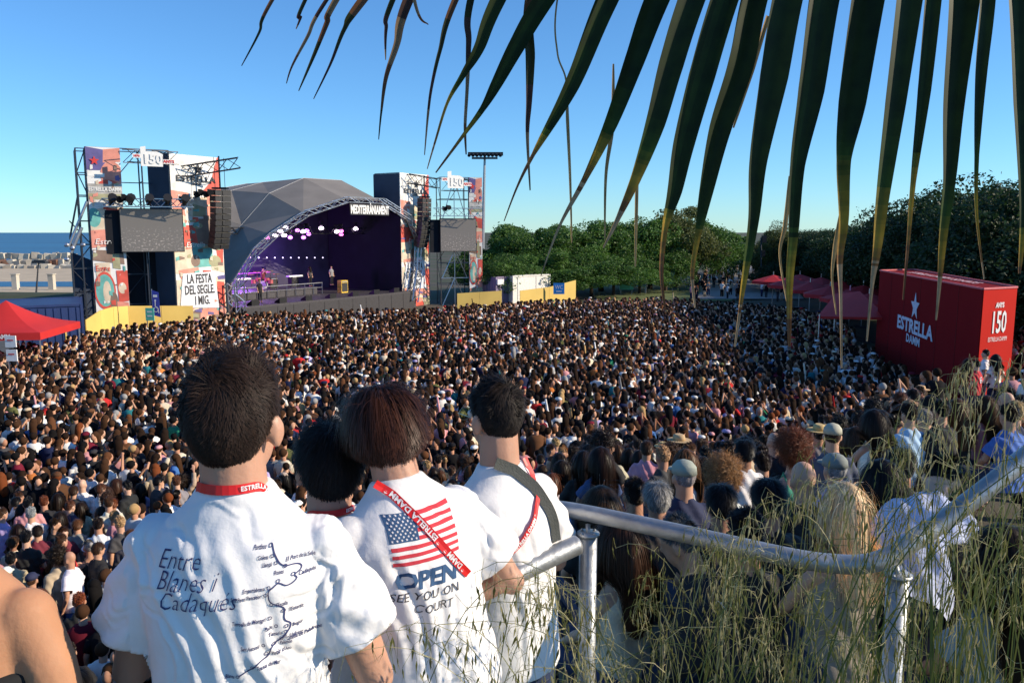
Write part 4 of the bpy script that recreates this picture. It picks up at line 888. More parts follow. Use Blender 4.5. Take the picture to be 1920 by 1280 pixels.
def rotm(yaw, pitch=0, roll=0):
    return Matrix.Rotation(yaw, 3, 'Z') @ Matrix.Rotation(-pitch, 3, 'X') @ Matrix.Rotation(roll, 3, 'Y')
def person_body(pose, male=True, voxel=.014, hM=None, fine=False, head=1.0):
    P = POSES[pose] if isinstance(pose, str) else pose
    prof = MALE if male else FEM; k = 1 if male else .84
    mb = MB(); mb.loft([ring(z, a, b) for z, a, b in prof])
    hM = hM or Matrix.Identity(3); h = lambda x, y, z: HC+hM @ (Vector((x, y, z))*head)
    mb.tube([(0, -.012, 1.38), (0, -.005, 1.49), HC+hM @ Vector((0, -.02, -.05))], [.07*k+.008, .062*k+.002, .060*k+.002], 12)
    mb.ell(h(0, -.012, .02), [q*head for q in (.073, .093, .103)], 20, 14, hM)
    mb.ell(h(0, .028, -.045), [q*head for q in (.056, .062, .072)], 16, 12, hM); mb.ell(h(0, .05, -.092), [q*head for q in (.03, .03, .022)], 10, 8, hM)
    mb.tube([h(0, .085, .01), h(0, .107, -.028)], [.007, .014], 8); mb.ell(h(0, .082, -.062), (.022, .012, .010), 8, 6, hM); mb.ell(h(0, .078, .02), (.045, .014, .012), 10, 6, hM)
    for s in (-1, 1):
        mb.ell(h(s*.081, -.004, -.018), (.012, .020, .035), 10, 8, hM @ Matrix.Rotation(s*-.35, 3, 'Z'))
    for key, s in (('aL', -1), ('aR', 1)):
        a, b, c = [Vector(p) for p in P[key]]
        if not male: a = Vector((a.x*.88, a.y, a.z-.02))
        m1 = a.lerp(b, .45); m2 = b.lerp(c, .3)
        a = a+Vector((-s*.012, 0, -.028)); mb.ell(a, (.056*k, .052*k, .054*k), 12, 8)
        mb.tube([a, m1, b, m2, c.lerp(b, .12), c], [.052*k, .047*k, .038*k, .041*k, .027*k, .027*k], 12)
        mb.ell(b, (.039*k, .039*k, .039*k), 10, 8); hand(mb, c, (c-b), s, .0105 if voxel > .01 else .009)
    if P.get('sit'):
        for s in (-1, 1):
            a, b, c = Vector((s*.09, 0, .90)), Vector((s*.13, .44, .93)), Vector((s*.12, .42, .50)); mb.ell(a, (.09, .1, .1)); mb.tube([a, b], [.085*k, .06*k], 12); mb.ell(b, (.06*k, .06*k, .06*k)); mb.tube([b, b.lerp(c, .35), c], [.056*k, .055*k, .035*k], 12)
            mb.ell(c+Vector((0, .07, -.03)), (.042, .12, .035))
    else:
        for s in (-1, 1):
            a, b, c = Vector((s*.09, 0, .84)), Vector((s*.10, .01, .47)), Vector((s*.105, -.01, .08)); mb.tube([a, b, b.lerp(c, .35), c], [.088*k, .058*k, .056*k, .038*k], 12)
            mb.ell(c+Vector((0, .06, -.04)), (.042, .12, .038))
    return remesh(mb, voxel, 2 if voxel > .01 else 3, "body")
def cut_mesh(me, planes, tol, prof):
    zs, hs = [q[0] for q in prof], [q[1] for q in prof]
    bm = bmesh.new(); bm.from_mesh(me); kill = []
    for f in bm.faces:
        c = f.calc_center_median()
        for p, n, rad in planes:
            if (c-p).dot(n) > -tol and (c-p).length < rad and not (rad == .16 and abs(c.x) < np.interp(c.z, zs, hs)+.003): kill.append(f); break
    bmesh.ops.delete(bm, geom=kill, context='FACES')
    for v in bm.verts:
        if v.is_boundary:
            b_ = min(planes, key=lambda q: abs((v.co-q[0]).dot(q[1])) if (v.co-q[0]).length < q[2]+.1 else 9); dd = (v.co-b_[0]).dot(b_[1])
            if abs(dd) < .012: v.co -= b_[1]*dd
    bm.to_mesh(me); bm.free()
    me.polygons.foreach_set("use_smooth", [True]*len(me.polygons)); return me
def shirt_mesh(pose, male=True, voxel=.014, loose=1.0, sleeve=.72, hem=.82, tank=False, neck=0, sagz=0):
    P = POSES[pose] if isinstance(pose, str) else pose; k = 1 if male else .86; e = .012+.013*loose
    L = 1.0 if male else .9
    tk_ = .012 if voxel < .01 else 0
    prof = [(hem-.04, .172*L+e-tk_, .115*L+e), (hem+.1, .165*L+e-tk_, .112*L+e), (1.05, .158*L+e-tk_, .110*L+e), (1.2, .163*L+e-tk_, .114*L+e), (1.32, .172*L+e-tk_*.5, .108*L+e*.8), (1.385, .150*L+e*.6, .090*L+e*.6), (1.43, .116*L+e*.3, .074*L+e*.5), (1.462, .088*L, .066*L+.008), (1.487, .070*L, .062*L+.006)]
    if tank: prof = prof[:4]+[(1.30, .165*L+e*.5, .108*L+e*.5), (1.34, .13*L, .10*L)]
    pw = 2.0 if voxel < .01 else 2.3
    mb = MB(); mb.loft([ring(z-(neck if z > 1.45 else 0), a, b+(.012 if pw == 2 and z < 1.4 else 0), y=-.004, n=32, p=pw) for z, a, b in prof])
    cuts = [(Vector((0, 0, hem)), Vector((0, 0, -1)), .4)]
    if tank:
        for s in (-1, 1): mb.tube([(s*.085, .08, 1.32), (s*.09, .0, 1.445), (s*.085, -.085, 1.32)], .018, 6)
        for s in (): pass
    else:
        cuts.append((Vector((0, 0, 1.487-neck)), Vector((0, 0, 1)), .11))
        for key, s in (('aL', -1), ('aR', 1)):
            a, b, c = [Vector(p) for p in P[key]]
            if not male: a = Vector((a.x*.9, a.y, a.z-.02))
            d = (b-a).normalized()
            if sleeve <= 1: a2 = a+Vector((-s*.02, 0, -.022)); en = a.lerp(b, sleeve); pts = [a2, a2.lerp(en, .5)+Vector((s*.006, 0, 0)), en, en+(en-a2).normalized()*.045]; rr = [.058*k+e*.2, .059*k+e*.75, .058*k+e*1.1, .058*k+e*1.15]; d = (en-a2).normalized()
            else:
                en = b.lerp(c, sleeve-1); pts = [a-d*.02, a.lerp(b, .4), b, en]; rr = [.068*k+e*.2, .06*k+e*.7, .05*k+e*.8, .034*k+e*.6, .034*k+e*.6]; d = (c-b).normalized(); pts.append(en+d*.04)
            mb.ell(a+Vector((-s*.010, 0, -.018)), (.066*k+e*.2, .063*k+e*.2, .060*k+e*.2)); mb.tube(pts, rr, 14)
            if sleeve > 1: mb.ell(b, (.05*k+e*.8,)*3)
            cuts.append((en, d, .16))
    me = remesh(mb, voxel, 8 if voxel < .01 else 4, "shirt")
    return cut_mesh(me, cuts, 0, prof)
def trousers_mesh(pose, male=True, voxel=.016, shorts=False):
    P = POSES[pose] if isinstance(pose, str) else pose; k = 1 if male else .95; mb = MB()
    mb.loft([ring(.78, .17, .12), ring(.86, .182, .126), ring(.95, .172, .122), ring(1.03, .152, .112)])
    for s in (-1, 1):
        if P.get('sit'):
            a, b, c = Vector((s*.09, 0, .90)), Vector((s*.13, .44, .93)), Vector((s*.12, .42, .56)); mb.ell(a, (.105, .115, .11)); mb.tube([a, b], [.1*k, .075*k], 12); mb.ell(b, (.076*k,)*3); mb.tube([b, c], [.072*k, .055*k], 12)
        else:
            a, b, c = Vector((s*.09, 0, .84)), Vector((s*.10, .01, .47)), Vector((s*.105, -.01, .10)); mb.tube([a, b]+([] if shorts else [c]), [.1*k, .085*k if shorts else .075*k]+([] if shorts else [.058]), 12)
    return remesh(mb, voxel, 2, "trousers")

# ---- hair strands
def hairline(dy):   # dz above which hair grows, for head direction y component
    return np.interp(dy, [-1, -.6, -.28, -.02, .25, .6, 1], [-.95, -.92, -.60, .02, .08, .42, .45])
def strands(style, n=2500, width=.005, seed=0, hM=None, torso=None, head=1.0, segs=None):
    g = np.random.default_rng(seed); st = dict(
        short=dict(L0=.012, L1=.040, out=.55, grav=.15, lift=.004, cap=1.05, segs=3, noise=.45),
        fade=dict(L0=.009, L1=.054, out=.12, grav=.32, lift=.007, cap=1.05, segs=5, noise=.30),
        bowl=dict(L0=.055, L1=.145, out=.4, grav=.45, lift=.013, cap=1.09, segs=8, noise=.24),
        shaggy=dict(L0=.03, L1=.075, out=.35, grav=.35, lift=.009, cap=1.08, segs=5, noise=.35),
        long=dict(L0=.32, L1=.48, out=.15, grav=.8, lift=.009, cap=1.06, segs=12, noise=.09),
        vlong=dict(L0=.30, L1=.40, out=.05, grav=.9, lift=.007, cap=1.03, segs=14, noise=.07),
        curly=dict(L0=.15, L1=.21, out=1.1, grav=.30, lift=.03, cap=1.20, segs=10, noise=1.0),
        under=dict(L0=.012, L1=.03, out=.3, grav=.3, lift=.004, cap=.97, segs=3, noise=.4),
        bun=dict(L0=.02, L1=.05, out=.05, grav=-.2, lift=.004, cap=1.05, segs=4, noise=.1),
        bald=dict(L0=.004, L1=.006, out=.8, grav=.1, lift=.001, cap=1.0, segs=2, noise=.5))[style]
    sg = segs or st['segs']; rad = np.array([.073, .093, .106])*head; c0 = np.array([0, -.012, .02])*head
    d = g.normal(size=(n*3, 3)); d /= np.linalg.norm(d, axis=1)[:, None]; d = d[d[:, 2] > hairline(d[:, 1])]
    if style == 'bald': d = d[d[:, 2] < .15]
    if style == 'under': d = d[d[:, 2] < .1]
    d = d[:n]; m = len(d)
    P = c0+d*rad*1.0; nrm = d/rad; nrm /= np.linalg.norm(nrm, axis=1)[:, None]
    tz = np.clip((d[:, 2]+.5)/1.3, 0, 1)[:, None]; L = (st['L0']+(st['L1']-st['L0'])*tz**1.2)*g.uniform(.75, 1.15, (m, 1))
    if style in ('long', 'vlong'): L = np.full((m, 1), st['L1'])*g.uniform(.8, 1.05, (m, 1))+.08*(d[:, 2:3])
    down = np.array([0, 0, -1.]); fw = np.zeros((m, 3)); fw[:, 1] = 1
    def tang(v): t = v-(v*nrm).sum(1)[:, None]*nrm; return t/np.maximum(1e-6, np.linalg.norm(t, axis=1))[:, None]
    if style in ('short', 'fade', 'under'): comb = tang(fw*(.6*tz)+down*(1-.5*tz)+.9*np.stack([np.sin(d[:, 1]*9+seed), np.zeros(m), np.cos(d[:, 0]*8)], 1))
    elif style == 'bun': comb = tang(np.array([0, -1., .25])+0*nrm)
    else: comb = tang(down+.25*nrm*[1, .2, 0]+.15*np.sign(d[:, 0:1])*[1, 0, 0])
    clump = np.round(d*[13, 13, 13]).astype(int); hsh = (clump[:, 0]*73+clump[:, 1]*151+clump[:, 2]*283) % 997
    cn = np.stack([np.sin(hsh*1.7), np.sin(hsh*2.3+1), np.sin(hsh*3.1+2)], 1)
    c2 = np.round(d*5.5+seed).astype(int); h2 = (c2[:, 0]*31+c2[:, 1]*57+c2[:, 2]*91) % 499; cn = cn*.8+1.1*np.stack([np.sin(h2*1.3), np.sin(h2*2.9+1), np.sin(h2*.7+2)], 1)*(1 if style in ('fade', 'bowl', 'shaggy') else .4)
    fly = (g.random((m, 1)) < .05)*(.5 if style in ('long', 'vlong', 'bowl') else .3)
    v = nrm*(st['out']+fly)+comb+st['noise']*(.6*cn+.6*g.normal(size=(m, 3)))+fly*g.normal(size=(m, 3)); v /= np.linalg.norm(v, axis=1)[:, None]
    step = L/sg; pts = [P.copy()]; nr = [nrm.copy()]
    Tz0 = -(HC.z-1.33)
    hMn = np.array(hM) if hM else np.eye(3); hMi = hMn.T
    for i in range(sg):
        dn = (hMi @ down) if hM else down
        v = v+dn*st['grav']*(.6 if i else .3)+(1.1*g.normal(size=(m, 3)) if style == 'curly' else st['noise']*.15*g.normal(size=(m, 3)))
        v /= np.linalg.norm(v, axis=1)[:, None]; P = P+v*step
        q = (P-c0)/(rad+st['lift']); r = np.linalg.norm(q, axis=1)[:, None]; ins = (r < 1) & (i > 0)
        P = np.where(ins, c0+q/np.maximum(r, 1e-6)*(rad+st['lift']), P)
        # neck and back
        zc = P[:, 2:3]; rr_ = np.where(zc < -.1, .062, .0); xy = P[:, :2]-np.array([0, -.015]); dd = np.linalg.norm(xy, axis=1)[:, None]
        P[:, :2] = np.where((dd < rr_), xy/np.maximum(dd, 1e-6)*rr_+np.array([0, -.015]), P[:, :2])
        if style in ('long', 'vlong'):
            yb = np.where(P[:, 2] < -.17, -.150-.02*g.random(m), P[:, 1]); front = d[:, 1] > .35
            P[:, 1] = np.where(~front & (P[:, 1] > yb) & (np.abs(P[:, 0]) < .19), yb*np.clip((-.13-P[:, 2])/.08, 0, 1)+P[:, 1]*(1-np.clip((-.13-P[:, 2])/.08, 0, 1)), P[:, 1])
            P[:, 0] *= np.where(P[:, 2] < -.1, .985, 1)
        pts.append(P.copy()); q = (P-c0)/rad**1; q /= np.linalg.norm(q, axis=1)[:, None]; nr.append(q)
    pts = np.stack(pts, 1); nr = np.stack(nr, 1)
    dirs = np.gradient(pts, axis=1); side = np.cross(dirs, nr); side /= np.maximum(1e-9, np.linalg.norm(side, axis=2))[:, :, None]
    wv_ = (width*np.linspace(1, .25, sg+1)**.7)[None, :, None]*g.uniform(.7, 1.3, (m, 1, 1))/2
    A = pts-side*wv_; B = pts+side*wv_
    V = np.stack([A, B], 2).reshape(-1, 3)
    base = (np.arange(m)*(sg+1)*2)[:, None]+(np.arange(sg)*2)[None, :]
    F = np.stack([base, base+1, base+3, base+2], -1).reshape(-1, 4)
    cv = np.repeat(np.clip(g.normal(.42, .26, m)+.16*np.sin(hsh), 0, 1), sg)
    # cap
    mb = MB(); q = np.array(rad)*st['cap']; mb.ell(c0, q, 28, 20); cvv = np.array(mb.v); dd = (cvv-c0)/q
    keep = [f for f in mb.f if all(dd[i][2] > hairline(dd[i][1])+.02 for i in f) and style != 'bald']
    if style in ('long', 'vlong', 'bowl', 'curly', 'shaggy'):
        keep = [f for f in mb.f if all(dd[i][2] > min(hairline(dd[i][1]), -.85 if dd[i][1] < .2 else 2) for i in f)]
    if style == 'bun': b2 = MB(); b2.ell((0, -.11*head, .07), (.042, .04, .042), 12, 8); V = np.concatenate([V, np.array(b2.v)]); F = np.concatenate([F, np.array([f for f in b2.f])+len(V)-len(b2.v)]); cv = np.concatenate([cv, np.random.default_rng(1).uniform(.2, .6, len(b2.f))])
    nb_ = len(V); V = np.concatenate([V, cvv]); 
    if keep: F = np.concatenate([F, np.array(keep)+nb_]); cv = np.concatenate([cv, np.full(len(keep), .12)])
    if style in ('long', 'vlong'):   # inner sheet so nothing shows through
        b3 = MB(); rg = []
        for z, hw, y in ((-.02, .078, -.03), (-.1, .078, -.045), (-.18, .078, -.085), (-.27, .085, -.11), (-.36, .075, -.115)):
            rg.append([Vector((hw*math.cos(t), y+.035*math.sin(t), z)) for t in np.linspace(0, 2*math.pi, 14, endpoint=False)])
        b3.loft(rg, cap=False); nb_ = len(V); V = np.concatenate([V, np.array([tuple(p) for p in b3.v])]); F = np.concatenate([F, np.array(b3.f)+nb_]); cv = np.concatenate([cv, np.full(len(b3.f), .1)])
    V = V @ hMn.T+np.array(HC)
    me = np_mesh("hair", V, F, cols=np.repeat(cv[:, None], 3, 1)); return me

# ---- prototypes for the middle distance
PB = {}
def proto(pose, male, kind):
    """kind: tee, long, tank, none -> (body, top, trousers)"""
    kb = ('b', pose, male)
    if kb not in PB: PB[kb] = person_body(pose, male, .015); PB[kb].materials.append(SKIN_OC)
    kt = ('t', pose, male)
    if kt not in PB: PB[kt] = trousers_mesh(pose, male, .02); PB[kt].materials.append(CLOTH_OC)
    ks = ('s', pose, male, kind)
    if ks not in PB:
        me = shirt_mesh(pose, male, .014, 1.0, {'tee': .7, 'long': 1.85, 'tank': 0}[kind], tank=(kind == 'tank'))
        co = mesh_co(me); no = mesh_no(me); x, y, z = co.T
        co = co+no*(.005*np.sin(z*38+x*22+y*9)*np.sin(x*31-z*12+1)+.004*np.sin(x*60+z*30))[:, None]; set_co(me, co)
        me.materials.append(CLOTH_OC); PB[ks] = me
    return PB[kb], PB[ks], PB[kt]
HS = {}
def hairm(style, near=False):
    k = (style, near)
    if k not in HS:
        n, w_ = (9000, .0028) if near else (1500, .008)
        HS[k] = strands(style, n, w_, seed=len(HS)+3, head=.97); HS[k].materials.append(HAIR_OC)
    return HS[k]
SKINS = [(.56, .31, .20), (.48, .25, .16), (.42, .21, .13), (.30, .14, .08), (.60, .36, .25), (.14, .07, .045)]
HAIRC = dict(black=(.008, .007, .007), dark=(.020, .011, .007), brown=(.055, .026, .013), chestnut=(.11, .045, .02), blond=(.42, .27, .12), grey=(.30, .29, .28), red=(.16, .045, .015))
TOPC = dict(black=(.012, .012, .014), charcoal=(.05, .05, .055), white=(.80, .79, .76), navy=(.018, .025, .07), red=(.50, .03, .03), beige=(.48, .38, .26), grey=(.24, .24, .25), pink=(.62, .30, .32), olive=(.12, .13, .05), green=(.04, .28, .15), blue=(.06, .16, .42), lilac=(.42, .36, .62), brown=(.13, .06, .03), maroon=(.15, .015, .03), cream=(.68, .60, .46), orange=(.65, .22, .06), teal=(.03, .2, .22))
PHONE = mat("phone_black", (.01, .01, .012), .2)
CAPM = {}
def cap_mesh(kind):
    if kind not in CAPM:
        mb = MB(); c = HC+Vector((0, -.012, .03)); 
        if kind == 'cap':
            for j in range(1): mb.loft([ring(c.z+.0, .088, .108, c.y, n=30, p=2), ring(c.z+.05, .083, .103, c.y, n=30, p=2), ring(c.z+.085, .055, .07, c.y, n=30, p=2), ring(c.z+.1, .015, .02, c.y, n=30, p=2)]); mb.loft([ring(c.z+.008, .075, .07, c.y+.10, n=14, p=2), ring(c.z+.018, .07, .065, c.y+.10, n=14, p=2)])
        else:
            mb.loft([ring(c.z+.028, .165, .175, c.y, n=20, p=2), ring(c.z+.036, .165, .175, c.y, n=20, p=2)]); mb.loft([ring(c.z+.03, .083, .1, c.y, n=30, p=2), ring(c.z+.10, .072, .088, c.y, n=30, p=2), ring(c.z+.115, .05, .06, c.y, n=30, p=2)])
        me = bpy.data.meshes.new(kind); me.from_pydata([tuple(p) for p in mb.v], [], mb.f); me.materials.append(CLOTH_OC); me.polygons.foreach_set('use_smooth', [len(f) == 4 for f in mb.f]); CAPM[kind] = me
    return CAPM[kind]
def col4(c, j=0): return (*[max(0, v*(1+rnd.uniform(-j, j))) for v in c], 1)
def add_person(loc, yaw, pose, male, top, topc, hair, hairc, skin, pants, scale=1.0, hat=None, hatc=None, near=False, lean=0.0, label=None, group=None, extra=None, roll=0.0):
    b, t, tr = proto(pose, male, top)
    o = bpy.data.objects.new("person", b); COL.objects.link(o); o.location = loc; o.rotation_euler = (-lean, roll, yaw); o.scale = (scale,)*3; o.color = col4(skin)
    def ch(me, nm, c):
        q = bpy.data.objects.new(nm, me); COL.objects.link(q); q.parent = o; q.color = col4(c, .1); return q
    ch(t, {'tee': 't_shirt', 'long': 'long_sleeved_top', 'tank': 'tank_top'}[top], topc); ch(tr, "trousers", pants)
    if hat and hair == 'short': hair = 'under'
    if hair not in ('none', 'bald'): ch(hairm(hair, near), "hair", hairc)
    if hat: ch(cap_mesh(hat), 'cap' if hat == 'cap' else 'sun_hat', hatc)
    if pose == 'phone':
        q = MB().box((0, .37, 1.60), (.075, .01, .15)).build("phone_tmp", PHONE); q.data.name = "phone"; q.name = "phone"; q.parent = o
    if label: tag(o, label, "person", group)
    return o
# ------------------------------------------------------------------ foreground men
def apply_lean(me, yaw, lean=0, roll=0, pivot=(0, 0, .95)):
    Rm = (Matrix.Rotation(-lean, 3, 'X') @ Matrix.Rotation(roll, 3, 'Y')); co = mesh_co(me).astype(float); p = np.array(pivot)
    t = np.clip((co[:, 2]-.75)/.35, 0, 1)[:, None]; rot = (co-p) @ np.array(Rm).T+p; set_co(me, co*(1-t)+rot*t)
def folds(me, fl, noise=.003, seed=0, region=None):
    co = mesh_co(me).astype(float); no = mesh_no(me); x, y, z = co.T; d = np.zeros(len(co)); back = np.clip((.06-y)/.06, 0, 1)
    for (x0, z0, x1, z1, w_, a) in fl:
        w_ *= .75; a *= .5
        dx, dz = x1-x0, z1-z0; L = math.hypot(dx, dz); t = ((x-x0)*dx+(z-z0)*dz)/L/L
        wob = .012*np.sin(t*7+x0*20); s = ((x-x0)*dz-(z-z0)*dx)/L+wob
        d += back*a*np.exp(-(s/w_)**2)*np.clip(t/.25, 0, 1)*np.clip((1-t)/.25, 0, 1)*(t > 0)*(t < 1)
        d += back*-.35*a*np.exp(-((np.abs(s)-w_*1.9)/w_)**2)*np.clip(t/.25, 0, 1)*np.clip((1-t)/.25, 0, 1)*(t > 0)*(t < 1)
    d += noise*(np.sin(x*41+z*17+seed+2*np.sin(z*13))*np.sin(z*23-x*11+seed*2)+.5*np.sin(x*83-z*51+y*40+2*np.sin(x*21+seed))+.6*np.sin(z*70+y*60+3*np.sin(x*17)+seed))
    # sleeve rings
    sl = (np.abs(x) > .2); d += np.where(sl, .0035*np.sin(z*95+x*40*np.sign(x)+y*30+seed), 0)
    set_co(me, co+no*d[:, None])
def bvh_of(me):
    return BVHTree.FromPolygons([v.co.copy() for v in me.vertices], [tuple(p.vertices) for p in me.polygons])
def slice_flat(v, f, step):
    bm = bmesh.new(); vs = [bm.verts.new((x, y, 0)) for x, y in v]
    for q in f:
        try: bm.faces.new([vs[i] for i in q])
        except ValueError: pass
    for ax in (0, 1):
        c = [p.co[ax] for p in bm.verts]; lo, hi = min(c), max(c); k = math.floor(lo/step)+1
        while k*step < hi:
            pc = [0, 0, 0]; pc[ax] = k*step; pn = [0, 0, 0]; pn[ax] = 1
            bmesh.ops.bisect_plane(bm, geom=bm.verts[:]+bm.edges[:]+bm.faces[:], plane_co=pc, plane_no=pn); k += 1
    bm.verts.ensure_lookup_table(); bm.verts.index_update()
    out = [(p.co.x, p.co.y) for p in bm.verts], [tuple(q.index for q in p.verts) for p in bm.faces]; bm.free(); return out
def print_on(bvh, v, f, m, parent, name="print", off=.0026, fn=None, step=.012, side=-1):
    v, f = slice_flat(v, f, step); P = []; ok = []
    for x, z in v:
        if fn: x, z = fn(x, z)
        h = bvh.ray_cast(Vector((x, side*1.0, z)), Vector((0, -side, 0)))
        if h[0] is None: P.append((x, side*.1, z)); ok.append(False)
        else: P.append(h[0]+Vector((0, side*off, 0))); ok.append(True)
    f = [q for q in f if all(ok[i] for i in q)]
    o = mesh_obj(name, P, f, m, parent); return o
SHIRT_W = mat("white_cotton", (.82, .80, .79), .9, var=.03, scale=6, bump=.22, bscale=22, spec=.1)
NAVYP = mat("print_navy", (.035, .04, .13), .8); REDL = mat("lanyard_red", (.68, .012, .012), .45, var=.04); LANW = mat("lanyard_white", (.8, .75, .75), .6)
PBL = mat("print_denim_blue", (.03, .085, .19), .85); PRD = mat("print_flag_red", (.60, .04, .06), .85); CHAR = mat("print_charcoal", (.05, .05, .06), .85)
GREYB = mat("strap_grey", (.06, .065, .06), .8, bump=.3, bscale=200)
HDARK = hair_mat("hair_dark_brown", .62, col=(.024, .013, .009)); HCHE = hair_mat("hair_chestnut", .45, col=(.055, .019, .010)); HBLK = hair_mat("hair_black_brown", .6, col=(.014, .009, .007))
HBLO = hair_mat("hair_blonde", .34, col=(.62, .48, .28))

def hero(label, loc, yaw, scale, pose, hairs, hmat, hyaw=0, hpitch=0, hroll=0, fl=(), lean=0, roll=0, sleeve=.82, hem=.80, lan=None, nh=14000, hw=.0022, shirtm=None, noise=.0012, seed=0, head=1.04, loose=1.0, shorts=None):
    hM = rotm(hyaw, hpitch, hroll)
    o = bpy.data.objects.new("person", person_body(pose, True, .0075, hM, True, head)); COL.objects.link(o); o.data.materials.append(SKIN); o.location = loc; o.rotation_euler = (0, 0, yaw); o.scale = (scale,)*3
    tag(o, label, "person")
    sh = shirt_mesh(pose, True, .0046 if seed == 1 else .006, loose, sleeve, hem); sh.materials.append(shirtm or SHIRT_W); folds(sh, fl, noise, seed)
    if seed in (1, 2, 4): c_ = mesh_co(sh); c_[:, 2] += .02 if seed == 1 else .014; set_co(sh, c_)
    ha = strands(hairs, nh, hw, seed=seed+50, hM=hM, head=head); ha.materials.append(hmat)
    tr = trousers_mesh(pose, True, .012); tr.materials.append(shorts or mat("denim_blue", (.02, .035, .09), .9, var=.3, scale=20, bump=.4, bscale=60))
    if lean or roll:
        for me in (o.data, sh, ha, tr): apply_lean(me, yaw, lean, roll)
    so = bpy.data.objects.new("t_shirt", sh); COL.objects.link(so); so.parent = o; md = so.modifiers.new("cloth", 'SOLIDIFY'); md.thickness = .0025; md.offset = -1
    h = bpy.data.objects.new("hair", ha); COL.objects.link(h); h.parent = o
    t = bpy.data.objects.new("trousers", tr); COL.objects.link(t); t.parent = o
    for s in (-1, 1):
        p = HC+hM @ Vector((s*.03, .078, .0)); e = MB().ell((0, 0, 0), (.012, .012, .012), 10, 8).build("eye", mat("eye_white", (.6, .6, .58), .2), o, True)
        Rm = (Matrix.Rotation(-lean, 3, 'X') @ Matrix.Rotation(roll, 3, 'Y')); pv = Vector((0, 0, .95)); e.location = Rm @ (p-pv)+pv
    return o, so, bvh_of(sh), hM
def neck_lanyard(o, so, lean=0, roll=0, text=True):
    "ribbon lying round the back of the neck, inside the collar line"
    v = []; n = 36; Rm = (Matrix.Rotation(-lean, 3, 'X') @ Matrix.Rotation(roll, 3, 'Y')); pv = Vector((0, 0, .95))
    def at(t, e=0, w=0):   # t angle: -pi/2 = nape
        c, s = math.cos(t), math.sin(t); r = .066+.030*max(0, s)+e
        z = 1.517-.06*max(0, s+.6)**1.3; ax = .070+.03*max(0, s)+e
        return Rm @ (Vector((ax*c, -.006+(r)*s, z+w))-pv)+pv
    for i in range(n+1):
        t = math.pi*-1.5+2*math.pi*i/n; v += [at(t, .003, -.010), at(t, .0, .008)]
    r_ = mesh_obj("lanyard", v, [(2*i, 2*i+2, 2*i+3, 2*i+1) for i in range(n)], REDL, o); md = r_.modifiers.new("t", 'SOLIDIFY'); md.thickness = .0012
    tv, tf = text_mesh("ESTRELLA DAMM", .013, bold=.0004, align='LEFT'); tv, tf = slice_flat(tv, tf, .01)
    P = []
    for x, y in tv:
        t = -math.pi/2+(x+.035)/.075; p = at(t, .0045+.0008, 0); q = at(t, .0045, y); P.append(q)
    mesh_obj("lettering", P, tf, LANW, r_)
def cross_strap(o, bvh, pts, wd, m, name, text=None, flip=False, off=.004):
    "ribbon projected on the shirt along a polyline of (x, z) points"
    pp = [Vector((a, b)) for a, b in pts]; seg = [0]
    for a, b in zip(pp[:-1], pp[1:]): seg.append(seg[-1]+(b-a).length)
    Lt = seg[-1]
    def at(s, t):
        s = max(0, min(Lt-1e-5, s)); i = max(j for j in range(len(seg)-1) if seg[j] <= s); d = (pp[i+1]-pp[i]).normalized()
        u = (s-seg[i])/(seg[i+1]-seg[i]); p = pp[i].lerp(pp[i+1], u)
        d0 = (pp[i]-pp[max(i-1, 0)]) if i > 0 else d; d1 = (pp[min(i+2, len(pp)-1)]-pp[i+1]) if i+2 < len(pp) else d
        dd = (d0.normalized()*(1-u)+d1.normalized()*u)*.5+d*.5 if i > 0 or i+2 < len(pp) else d; dd.normalize(); nrm = Vector((-dd.y, dd.x)); q = p+nrm*t; return q.x, q.y
    n = max(4, int(Lt/.012)); rows = []
    for i in range(n+1):
        for t in (-wd/2, 0, wd/2):
            x, z = at(Lt*i/n, t); h = bvh.ray_cast(Vector((x, -1, z)), Vector((0, 1, 0)))
            rows.append([x, (h[0].y-off) if h[0] else None, z])
    # drape: fill misses and smooth y along the strap
    Y = np.array([r[1] if r[1] is not None else np.nan for r in rows]).reshape(-1, 3)
    for c in range(3):
        col = Y[:, c]; okk = ~np.isnan(col)
        if okk.any(): Y[:, c] = np.interp(np.arange(len(col)), np.where(okk)[0], col[okk])
    Ym = np.nanmin(Y, axis=1); Ys = Ym.copy()
    for _ in range(3): Ys[1:-1] = np.minimum(Ys[1:-1], (Ys[:-2]+Ys[2:])/2)
    V = [(rows[i*3+c][0], min(Ys[i]+.001*(c == 1), Y[i, c]), rows[i*3+c][2]) for i in range(n+1) for c in range(3)]
    F = [(i*3+c, i*3+c+1, i*3+c+4, i*3+c+3) for i in range(n) for c in range(2)]
    r_ = mesh_obj(name, V, F, m, o); md = r_.modifiers.new("t", 'SOLIDIFY'); md.thickness = .0012; md.offset = 0
    if text:
        b2 = BVHTree.FromPolygons([Vector(v) for v in V], F)
        tv, tf = text_mesh(text, wd*.95, bold=.0006, align='LEFT', sx=.9)
        def fn(x, y):
            s, t = (Lt-x-.02, -y) if flip else (x+.02, y); return at(s, t)
        print_on(b2, tv, tf, LANW, r_, "lettering", .0022, fn, .008)
    return r_
def px_fold(cx, cz, sc, lst):  # folds given as photo points around the collar
    return [((a-cx)/sc, 1.49-(b-cz)/sc, (c-cx)/sc, 1.49-(d-cz)/sc, w_, am) for a, b, c, d, w_, am in lst]

